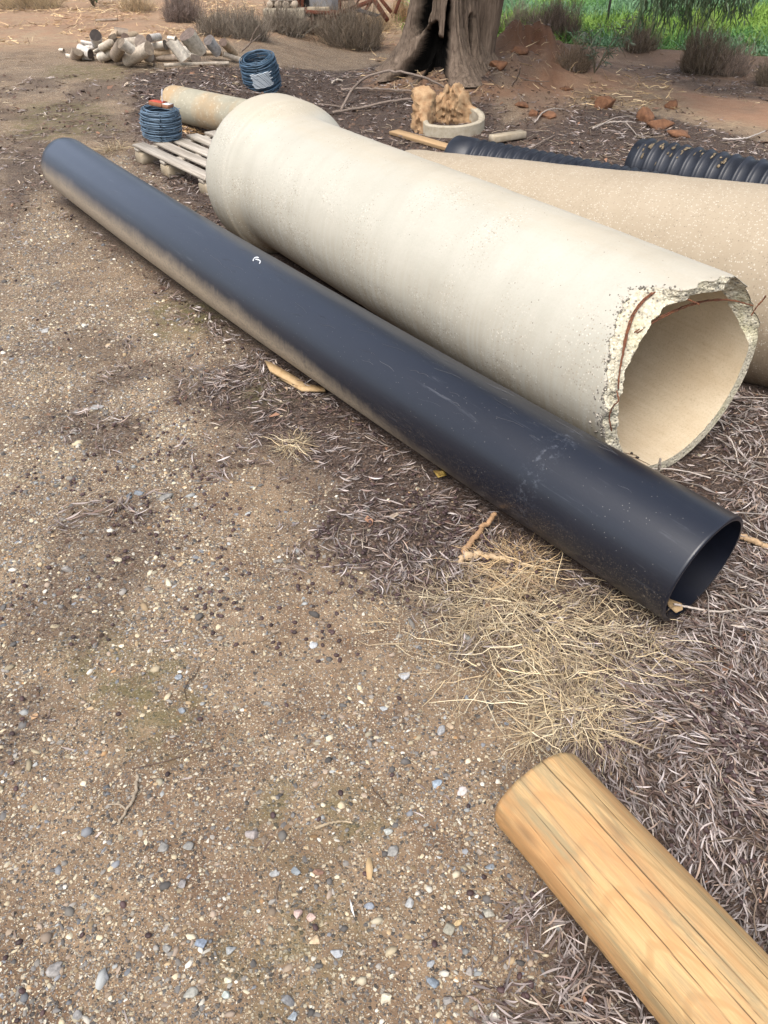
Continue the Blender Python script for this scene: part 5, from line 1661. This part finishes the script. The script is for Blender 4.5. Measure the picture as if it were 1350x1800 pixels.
# ------------------------------------------------------------------ dry shrubs
def shrub(px, py, wpx, hpx, label, n=420, colr=(.15, .105, .09), name='dry_shrub', group='dry twiggy shrubs', cat='shrub', r=.0032):
    c = G(px, py); z = float(proj(c)[1]); rx = wpx / 2 / FPX * z * 1.18; h = hpx / FPX * z * 1.02
    a = rng.uniform(0, 6.28, n); u = rng.random(n) ** .6
    tip = np.stack([np.cos(a) * rx * u * 1.0, np.sin(a) * rx * u * .8, h * np.sqrt(np.clip(1 - (u * .95) ** 2, .05, 1)) * rng.uniform(.35, 1.15, n)], -1)
    b = np.stack([np.cos(a) * rx * .62 * u, np.sin(a) * rx * .5 * u, np.full(n, -.03)], -1)
    lob = 1 + .95 * (vnoise(a * 1.3 + px, u * 2, 0, int(px)) - .5); tip *= lob[:, None]
    b[:, 2] += hgt(c[0] + b[:, 0], c[1] + b[:, 1]) - c[2]
    t = np.linspace(0, 1, 5)[None, :, None]
    mid = np.stack([np.cos(a) * rx * u * .85, np.sin(a) * rx * u * .7, tip[:, 2] * .3], -1)
    P = (1 - t) ** 2 * b[:, None] + 2 * t * (1 - t) * mid[:, None] + t ** 2 * tip[:, None]
    P[:, 1:] += rng.normal(0, rx * .035, P[:, 1:].shape)
    v, f = tubes(P, np.linspace(1.3, .45, 5)[None] * r * rng.uniform(.6, 1.3, (n, 1)), 3, False)
    cb = np.array(colr)[None] * rng.uniform(.7, 2.2, (n, 1)); pale = rng.random(n) < .18; cb[pale] = np.array([.34, .28, .24]) * rng.uniform(.8, 1.2, (pale.sum(), 1))
    t_ = thing(name, label, cat, tuple(c), (0, 0, 0), group)
    obj('stems', new_mesh('stems', v, f, M_TWIG, True, np.repeat(cb, 15, 0)), t_)
    # twiglets
    m = n * 7; i = rng.integers(0, n, m); j = rng.integers(2, 5, m)
    p0 = P[i, j] + rng.normal(0, .01, (m, 3)); dd = rng.normal(0, 1, (m, 3)); dd[:, 2] = np.abs(dd[:, 2]) + .4; dd += (P[i, j] - P[i, j - 1]) / np.linalg.norm(P[i, j] - P[i, j - 1], axis=-1, keepdims=True) * 1.2
    dd /= np.linalg.norm(dd, axis=-1, keepdims=True)
    L = rx * rng.uniform(.1, .38, (m, 1)); Q = np.stack([p0, p0 + dd * L * .5 + rng.normal(0, .004, (m, 3)), p0 + dd * L], 1)
    v, f = tubes(Q, np.array([[1., .8, .5]]) * r * .62, 3, False)
    cb = np.array(colr)[None] * rng.uniform(.8, 2.3, (m, 1)) * [1.1, 1.02, .98]
    o = obj('twigs', new_mesh('twigs', v, f, M_TWIG, True, np.repeat(cb, 9, 0)), t_)
    tag(o, kind='stuff')
    return t_


SH = [(975, 72, 96, 64, 'largest dark purplish dry shrub at the edge of the green grass', 520, (.10, .072, .062)), (915, 62, 70, 36, 'low greyish dry shrub right of the tree trunk', 330, (.16, .13, .105)),
      (1125, 92, 58, 44, 'small round dry shrub right of the steel stake', 330, (.13, .10, .078)), (1235, 128, 86, 64, 'dark dry shrub below the hanging green leaves', 520, (.105, .08, .062)),
      (1285, 132, 60, 42, 'thin grey dry shrub beside the dark one at the right', 220, (.2, .15, .13)), (1352, 150, 44, 42, 'dry shrub cut by the right edge of the picture', 260, (.13, .10, .078)),
      (1008, 122, 58, 36, 'small purplish dry shrub beside the sapling', 300, (.15, .11, .085)), (322, 38, 70, 48, 'grey dry shrub behind the woodpile', 380, (.125, .095, .09)),
      (385, 62, 70, 30, 'low grey brush just right of the woodpile top', 300, (.14, .115, .1)), (430, 66, 90, 36, 'wide low dry brush between woodpile and tree', 360, (.15, .125, .11)),
      (500, 58, 80, 40, 'dry shrub in front of the pale concrete block', 340, (.14, .115, .1)), (560, 62, 60, 34, 'dry brush in front of the rusty frame', 260, (.17, .14, .12)),
      (622, 86, 104, 62, 'wide dry shrub left of the tree trunk', 520, (.14, .11, .09)), (600, 66, 60, 46, 'darker dry shrub behind the wide one', 300, (.1, .08, .07)),
      (706, 38, 36, 34, 'orange brown shrub behind the tree trunk at its left', 240, (.21, .13, .075)), (660, 52, 60, 26, 'low tan brush under the rusty trestle', 220, (.28, .2, .13)),
      (240, 20, 60, 22, 'small pale dry bush at the far left distance', 160, (.26, .19, .13)), (60, 14, 110, 24, 'long low dry brush in the far left corner', 240, (.24, .18, .12))]
SH = [(*q[:6], tuple(np.array(q[6]) * [1.0, 1.08, 1.0])) for q in SH]
for s_ in SH: shrub(*s_[:5], n=s_[5], colr=s_[6])


def leafy(px, py, h, n, label, name, cols, L=.07, W=.012, spread=.3, ns=9, cat='sapling', lean=(0, 0)):
    c = G(px, py)
    t_ = thing(name, label, cat, tuple(c))
    a = rng.uniform(0, 6.28, ns); sp = spread * rng.uniform(.5, 1.2, ns); hh = h * rng.uniform(.6, 1.05, ns)
    t = np.linspace(0, 1, 8)[None, :, None]
    tip = np.stack([np.cos(a) * sp + lean[0], np.sin(a) * sp + lean[1], hh], -1)
    P = t * tip[:, None]; P[:, :, 2] = hh[:, None] * np.sin(t[..., 0] * 1.45); P[:, 1:] += rng.normal(0, .01, P[:, 1:].shape)
    v, f = tubes(P, np.linspace(.006, .002, 8)[None] * np.ones((ns, 1)), 4, False)
    obj('stem', new_mesh('stem', v, f, M_TWIG, True, np.tile(np.array([(.14, .12, .08)]), (len(v), 1))), t_)
    i = rng.integers(0, ns, n); j = rng.integers(2, 8, n)
    b = P[i, j]; d = rng.normal(0, .7, (n, 3)); d[:, 2] -= .1; d += (P[i, j] - P[i, j - 1]) / (np.linalg.norm(P[i, j] - P[i, j - 1], axis=-1, keepdims=True)); d /= np.linalg.norm(d, axis=-1, keepdims=True)
    V, F, C = leaf_ribbons(b, d, L * rng.uniform(.6, 1.3, n), W * rng.uniform(.7, 1.3, n), cols[rng.integers(0, len(cols), n)] * rng.uniform(.7, 1.3, (n, 1)))
    obj('foliage', new_mesh('foliage', V, [F], M_FOL, True, C), t_)


def leaf_ribbons(b, d, L, W, cols, droop=.35):
    n = len(b); t = np.array([0, .3, .7, 1.]); wp = np.array([.15, 1, .8, .05])
    P = b[:, None] + d[:, None] * (t[None, :, None] * L[:, None, None]); P[:, :, 2] -= droop * (t ** 2)[None] * L[:, None]
    side = np.cross(d, rng.normal(0, 1, (n, 3))); side /= np.linalg.norm(side, axis=-1, keepdims=True) + 1e-9
    w = W[:, None] * wp[None] * .5
    V = np.stack([P + side[:, None] * w[..., None], P - side[:, None] * w[..., None]], 2).reshape(-1, 3)
    F = (grid_faces(4, 2)[None] + (np.arange(n) * 8)[:, None, None]).reshape(-1, 4)
    return V, F, np.repeat(cols, 8, 0)


leafy(1045, 128, .62, 300, 'young grey green sapling with narrow drooping leaves in front of the path', 'sapling', np.array([(.10, .13, .085), (.07, .10, .06), (.14, .16, .11)]), .085, .012, .42, 10, lean=(.15, 0))
leafy(165, 13, .55, 500, 'small dark green bush at the very top left', 'green_bush', np.array([(.03, .07, .02), (.05, .1, .03)]), .07, .03, .35, 12, 'bush')
leafy(1085, 78, .3, 150, 'small olive weed at the foot of the earth bank', 'weed', np.array([(.1, .12, .04), (.13, .13, .05)]), .06, .012, .25, 8, 'weed')


# ------------------------------------------------------------------ steel stake, rusty frame, trestle, posts
def bar(name, parent, p, q, w_, mt=None, h_=None, kindlabel=None):
    p = np.asarray(p, float); q = np.asarray(q, float); d = q - p; L = np.linalg.norm(d)
    v, f = box(L, w_, h_ or w_, (L / 2, 0, 0), w_ * .12)
    o = obj(name, fix_normals(new_mesh(name, v, f, mt or M_RUST, False)), parent, tuple(p), Vector(d).to_track_quat('X', 'Z').to_euler())
    if kindlabel: o['label'] = kindlabel
    return o


b0 = G(1063, 58)
st = thing('steel_stake', 'thin dark steel fence stake leaning slightly in the earth bank', 'fence post', tuple(b0))
v, f = tubes(np.array([[(0, 0, -.1), (.02, 0, .8), (.05, 0, 1.65)]]), .022, 6)
obj('stake', new_mesh('stake', v, f, simple('dark_steel', (.05, .045, .045), (.10, .085, .08), 10, .7, .2)), st)
v, f = tubes(np.array([[(-.02, -.02, 1.2), (.05, -.02, 1.2)]]), .004, 5)
obj('bolt', new_mesh('bolt', v, f, M_RUST), st)

# frame of a low rusty trailer with a sheet-metal tray
fr0 = G(500, 34)
yb = fr0[1]


def at_y(px, py, Y):
    d = raydir(px, py); t_ = Y / d[1]
    return np.array([0, 0, CH]) + d * t_


def rel(p, o): return np.asarray(p) - np.asarray(o)


Y0 = 14.6
base = np.array([at_y(560, 40, Y0)[0], Y0, float(hgt(-.9, Y0))])
frm = thing('rusty_steel_frame', 'low rusty steel frame carrying a dark box and grey metal sheet behind dry shrubs', 'steel frame', tuple(base))
def L_(px, py, dy=0.): return rel(at_y(px, py, Y0 + dy), base)
bar('rail', frm, L_(470, 10), L_(600, 23), .06)
bar('rail', frm, L_(526, 20, -.1), L_(598, 24, -.1), .05)
bar('rail', frm, L_(555, 41, .1), L_(592, 42, .1), .04)
for x in (531, 597): bar('upright', frm, L_(x, 28 if x == 531 else 24), L_(x + 1, -40), .05)
bar('upright', frm, L_(523, 18), L_(523, -30), .07)
bar('brace', frm, L_(562, 40), L_(597, 24), .045)
bar('brace', frm, L_(556, 22, .3), L_(580, 38, .3), .03)
for x in (548, 590): 
    p = L_(x, 24); bar('leg', frm, p, (p[0], p[1], .0), .045)
v, f = box(.34, .4, .5, tuple(L_(541, -4, .3)), .02)
obj('dark_box', fix_normals(new_mesh('dark_box', v, f, simple('dark_rubber', (.02, .02, .02), (.04, .04, .04), 8, .6, .1), False)), frm)
v, f = box(.50, .03, .42, tuple(L_(571, -4, .1)), .004)
obj('metal_sheet', fix_normals(new_mesh('metal_sheet', v, f, simple('zinc_sheet', (.22, .23, .25), (.38, .39, .41), 6, .45, .1, metal=.3), False)), frm)
v, f = box(.36, .3, .07, tuple(L_(560, 16, .1)), .004)
obj('timber_piece', fix_normals(new_mesh('timber_piece', v, f, M_BLOCKW, False)), frm)

# pale block under the posts
pb = at_y(500, 22, Y0 - .15)
v, f = box(.64, .3, .26, (0, 0, 0), .015, .004)
tag(obj('concrete_block', fix_normals(new_mesh('concrete_block', v, f, M_GREYC, False)), None, (pb[0], pb[1], float(hgt(pb[0], pb[1])) + .13)), 'long pale concrete block behind the dry shrub at the top', 'concrete block')
top = float(hgt(pb[0], pb[1])) + .26
for k, (xx, lb) in enumerate(((474, 'first from the left'), (488, 'second from the left'), (502, 'third from the left'), (517, 'rightmost')) ):
    c_ = at_y(xx, 8, Y0 - .2)
    t_ = thing('round_post', 'pale round post on the concrete block, %s of four' % lb, 'post', (c_[0], c_[1] - .0, top + .052), (0, 0, R_(90)), 'row of pale round posts on the block')
    th = np.arange(18) / 18 * 6.283
    V = np.concatenate([np.stack([np.full(18, x), np.cos(th) * .05, np.sin(th) * .05], -1) for x in (0, 1.4)])
    v2 = np.concatenate([V, [[0, 0, 0], [1.4, 0, 0]]]); j = np.arange(18)
    obj('log', fix_normals(new_mesh('log', v2, [grid_faces(2, 18, True), np.stack([j, (j + 1) % 18, np.full(18, 36)], -1), np.stack([18 + j, 18 + (j + 1) % 18, np.full(18, 37)], -1)], simple('pale_post', (.38, .31, .24), (.5, .42, .33), 12, .85, .2), False)), t_)
for xx, lb in ((479, 'leftmost'), (494, 'middle'), (509, 'rightmost')):
    c_ = at_y(xx, -6, Y0 - .2)
    p_ = thing('white_can', 'whitish upright panel resting on the round posts, %s of three' % lb, 'panel', (c_[0], c_[1] + .02, top + .104), (0, 0, 0), 'pale panels on the round posts')
    v, f = box(.10, .3, .4, (0, .15, .2), .01); obj('slab', fix_normals(new_mesh('slab', v, f, simple('pale_panel', (.55, .52, .48), (.66, .63, .58), 6, .7, .1), False)), p_)
    p_.name = 'pale_panel'

base2 = np.array([at_y(655, 20, 14.9)[0], 14.9, float(hgt(-.1, 14.9))])
ts = thing('rusty_trestle', 'rusty angle iron trestle with splayed legs left of the tree trunk', 'trestle', tuple(base2))
def T_(px, py, dy=0.): return rel(at_y(px, py, 14.9 + dy), base2)
for p0, p1, w_ in (((655, -4), (682, 37), .07), ((655, -2), (634, 32), .05), ((666, -6), (688, 22), .055), ((706, -10), (694, 24), .05)):
    bar('leg', ts, T_(*p0), T_(*p1), w_)
bar('brace', ts, T_(657, 0), T_(600, 22), .06); bar('rail', ts, T_(600, -3), T_(710, -6), .06); bar('brace', ts, T_(632, -3), T_(627, 8), .03)
gr_ = thing('steel_grate', 'small dark steel grate lying tilted under the rusty trestle', 'grate', tuple(at_y(645, 26, 14.5)), (0, R_(12), R_(-12)))
for k in range(7): bar('bar', gr_, (-.16, -.12 + k * .045, .03), (.17, -.14 + k * .045, .03), .012, simple('dark_bar', (.06, .055, .055), (.09, .08, .08), 8, .6, .1) if k == 0 else bpy.data.materials['dark_bar'])
for s_ in (-.16, .17): bar('frame', gr_, (s_, -.16, .03), (s_, .2, .03), .018, bpy.data.materials['dark_bar'])


# ------------------------------------------------------------------ the tree
def build_tree():
    z0 = float(hgt(*TREE)) - .12
    t_ = thing('old_tree', 'old stringy barked tree with a fire blackened hollow at its base and drooping green leaves', 'tree', (TREE[0], TREE[1], z0))
    nt, nz = 350, 150
    th = np.arange(nt) / nt * 2 * math.pi; zs = np.concatenate([np.linspace(0, 2.0, nz), np.linspace(2.05, 3.4, 26)])
    T, ZZ = np.meshgrid(th, zs)
    # buttressed foot
    r = .355 + .40 * np.exp(-ZZ / .30) + .05 * np.exp(-ZZ / 1.2)
    r = r * (1 + (.04 + .10 * np.exp(-ZZ / .4)) * np.sin(5 * T + 1.2 + .6 * np.sin(ZZ * 2)) + .05 * np.sin(9 * T + ZZ * 1.5))
    r *= np.where(ZZ > 1.6, 1 - .06 * (ZZ - 1.6), 1)
    tw = T + ZZ * .12
    rid = vnoise(np.cos(tw) * 16 + 40, np.sin(tw) * 16 + 40, ZZ * 1.7, 501) + .6 * vnoise(np.cos(tw) * 34 + 40, np.sin(tw) * 34 + 40, ZZ * 3, 502)
    rid2 = vnoise(np.cos(tw) * 52 + 60, np.sin(tw) * 52 + 60, ZZ * 4.5, 503)
    r += (np.abs(rid - .8) - .22) * .075 + (np.abs(rid2 - .5) - .25) * .035
    # hollows: angles seen from the camera; -90deg faces it
    ad = np.degrees(np.mod(T + math.pi / 2, 2 * math.pi)); ad = np.where(ad > 180, ad - 360, ad)   # 0 = towards camera, + = to the right
    def blob(a0, zc, wa, hz, tilt=0, p=2.4):
        u = (ad - a0 - tilt * (ZZ - zc)) / wa; w_ = (ZZ - zc) / hz
        n_ = (fbm(T * 5, ZZ * 7, 0, 3, 511) - .5) * .5
        return sst(1.12, .78, (np.abs(u) ** p + np.abs(w_) ** p) ** (1 / p) + n_)
    ch = blob(-38, .86, 15, .42, 14)
    ch = np.maximum(ch, blob(-30, .28, 13, .30, 40))
    ch = np.maximum(ch, blob(-9, .12, 14, .34, 5))
    ch = np.maximum(ch, blob(4, .46, 5, .36, 4))
    ch = np.maximum(ch, .75 * blob(48, .45, 6, .22, 5))
    r = r * (1 - .62 * ch)
    xs = np.cos(T) * r + .03 * ZZ + .00; ys = np.sin(T) * r
    V = np.stack([xs, ys, ZZ], -1).reshape(-1, 3)
    obj('trunk', fix_normals(new_mesh('trunk', V, [grid_faces(len(zs), nt, True)], M_BARK, True, attrs={'char': np.clip(sst(.08, .5, ch), 0, 1).ravel()})), t_)

    def limb(pts, r0, r1, nm='limb', n=40, nth=60, amp=.02):
        P = poly_smooth(pts, n); Tn = np.gradient(P, axis=0); Tn /= np.linalg.norm(Tn, axis=-1, keepdims=True)
        A_ = np.cross(Tn, [0, 1., 0]); A_ /= np.linalg.norm(A_, axis=-1, keepdims=True); B_ = np.cross(Tn, A_)
        th = np.arange(nth) / nth * 2 * math.pi; rr = np.linspace(r0, r1, n)[:, None] * (1 + .06 * np.sin(3 * th)[None])
        rd = vnoise(np.cos(th)[None] * 9 + 20, np.sin(th)[None] * 9 + 20, np.linspace(0, 6, n)[:, None], 521)
        rr = rr + (np.abs(rd - .5) - .2) * amp * 2
        V = P[:, None] + rr[..., None] * (np.cos(th)[None, :, None] * A_[:, None] + np.sin(th)[None, :, None] * B_[:, None])
        obj(nm, fix_normals(new_mesh(nm, V.reshape(-1, 3), [grid_faces(n, nth, True)], M_BARK, True, attrs={'char': np.zeros(n * nth)})), t_)
        return P
    limb([(.42, .12, .1), (.50, .10, .7), (.62, .05, 1.3), (.92, -.05, 2.1), (1.5, -.2, 3.0), (2.1, -.4, 3.9)], .25, .15, 'second_stem')
    tips = []
    for pts, a, b in (([(.1, 0, 3.2), (-.4, -.3, 4.2), (-1.3, -.8, 5.2)], .26, .08), ([(.1, 0, 3.2), (.3, .5, 4.4), (.2, 1.4, 5.8)], .26, .08), ([(.1, 0, 3.2), (.5, -.7, 4.3), (.9, -1.9, 5.0)], .22, .06),
                      ([(2.1, -.4, 3.9), (2.9, -.9, 4.5), (3.7, -1.4, 4.6)], .15, .05), ([(2.1, -.4, 3.9), (2.3, .3, 4.8), (2.5, 1.0, 5.6)], .14, .05)):
        P = limb(pts, a, b, 'limb', 16, 16, .01); tips.append(P[-1])
    # crown: hanging sprays
    cols = np.array([(.035, .065, .028), (.05, .085, .035), (.07, .105, .05)])
    strands = []; ns = 950
    cen = np.array([(-1.2, -.7, 5.3), (.2, 1.2, 5.9), (.9, -1.5, 5.2), (3.3, -1.1, 4.8), (2.4, .8, 5.6), (.6, 0, 6.2), (-.3, -1.6, 4.9), (2.0, -1.9, 4.9)])
    ci = rng.integers(0, len(cen), ns); top = cen[ci] + rng.normal(0, 1, (ns, 3)) * [.75, .75, .5]
    L = rng.uniform(.7, 1.7, ns)
    top2 = []; L2 = []
    # low curtain at the right, tips seen at the top edge of the picture
    for px, py in [(1118, 12), (1128, 30), (1138, 44), (1146, 30), (1160, 10), (1175, 30), (1182, 42), (1190, 52), (1197, 40), (1205, 24), (1214, 26), (1222, 38), (1232, 30), (1240, 14), (1252, 22), (1262, 30), (1272, 28), (1282, 36), (1294, 40), (1298, 28), (1308, 14), (1322, 8), (1170, 18), (1228, 16), (1290, 12), (1150, 14)]:
        for rep in range(2):
            Yd = rng.uniform(9.0, 9.9); e = at_y(px + rng.normal(0, 3), py + (0 if rep == 0 else -rng.uniform(4, 16)), Yd) - np.array([TREE[0], TREE[1], z0])
            l = rng.uniform(1.2, 2.1); top2.append(e + [rng.normal(0, .1), rng.normal(0, .1), l]); L2.append(l)
    nh = len(L2)
    top = np.concatenate([top, np.array(top2)]); L = np.concatenate([L, L2])
    n = len(L); t = np.linspace(0, 1, 7)
    sway = np.concatenate([rng.normal(0, .25, (ns, 2)), rng.normal(0, .05, (nh, 2))])
    P = np.zeros((n, 7, 3)); P[:, :, :2] = top[:, None, :2] + sway[:, None] * (t ** 1.0 * (1 - t) * 2)[None, :, None]; P[:, :, 2] = top[:, None, 2] - L[:, None] * t[None]
    v, f = tubes(P, np.linspace(.006, .002, 7)[None], 3, False)
    tag(obj('twigs', new_mesh('twigs', v, f, M_TWIG, True, np.tile([(.1, .08, .05)], (len(v), 1))), t_), kind='stuff')
    per = 20
    i = np.repeat(np.arange(ns), per); extra = np.repeat(np.arange(ns, n), 90); i = np.concatenate([i, extra]); m = len(i)
    u = rng.random(m) ** .8; k = np.clip((u * 6).astype(int), 0, 5); fr = u * 6 - k
    b = P[i, k] * (1 - fr)[:, None] + P[i, k + 1] * fr[:, None]
    big = i >= ns
    b = b + np.where(big[:, None], rng.normal(0, .035, (m, 3)), rng.normal(0, .1, (m, 3)))
    d = rng.normal(0, .42, (m, 3)); d[:, 2] = -1; d /= np.linalg.norm(d, axis=-1, keepdims=True)
    V, F, C = leaf_ribbons(b, d, np.where(big, .10, .20) * rng.uniform(.6, 1.3, m), np.where(big, .015, .05) * rng.uniform(.7, 1.3, m), cols[rng.integers(0, 3, m)] * rng.uniform(.7, 1.4, (m, 1)), .1)
    tag(obj('foliage', new_mesh('foliage', V, [F], M_FOL, True, C), t_), kind='stuff')


build_tree()


# ------------------------------------------------------------------ unseen belt of trees beyond the paddock, added to darken the black pipe's reflections
FW = MB()
for x0_, y0_, h_, r_ in ((-22, 34, 9, 4.5), (-13, 38, 10, 5), (-4, 40, 9, 4.6), (5, 41, 11, 5.4), (14, 39, 10, 5), (23, 36, 9, 4.5), (31, 28, 10, 5), (-28, 24, 9, 4.5), (24, 12, 9, 4)):
    z_ = float(hgt(x0_, y0_))
    P = poly_smooth([(0, 0, -.2), (.2, .1, h_ * .3), (0, .2, h_ * .6), (.1, 0, h_ * .85)], 12) + [x0_, y0_, z_]
    v, f = tubes(P[None], np.linspace(.28, .06, 12)[None], 8); FW.add(v, f, (.16, .12, .09))
    n = 2200; cl = rng.normal(0, 1, (26, 3)); cl /= np.linalg.norm(cl, axis=1, keepdims=True); cl *= rng.uniform(.3, .9, (26, 1))
    b = (cl[rng.integers(0, 26, n)] + rng.normal(0, .22, (n, 3))) * [r_, r_, h_ * .36] + [x0_, y0_, z_ + h_ * .62]
    d = rng.normal(0, 1, (n, 3)); d /= np.linalg.norm(d, axis=1, keepdims=True)
    V, F, C = leaf_ribbons(b, d, rng.uniform(.4, .8, n), rng.uniform(.16, .3, n), np.array([(.05, .08, .03)]) * rng.uniform(.6, 1.5, (n, 1)), .2)
    FW.add(V, [F], C)
tag(obj('unseen_tree_belt', FW.mesh('unseen_tree_belt', M_FOL)), 'unseen belt of dark green trees added to darken reflections in the black pipe', 'added_trees', kind='stuff')

print('triangles', sum(sum(len(p.vertices) - 2 for p in o.data.polygons) if len(o.data.polygons) < 2000 else len(o.data.polygons) * 2 for o in bpy.data.objects if o.type == 'MESH'))
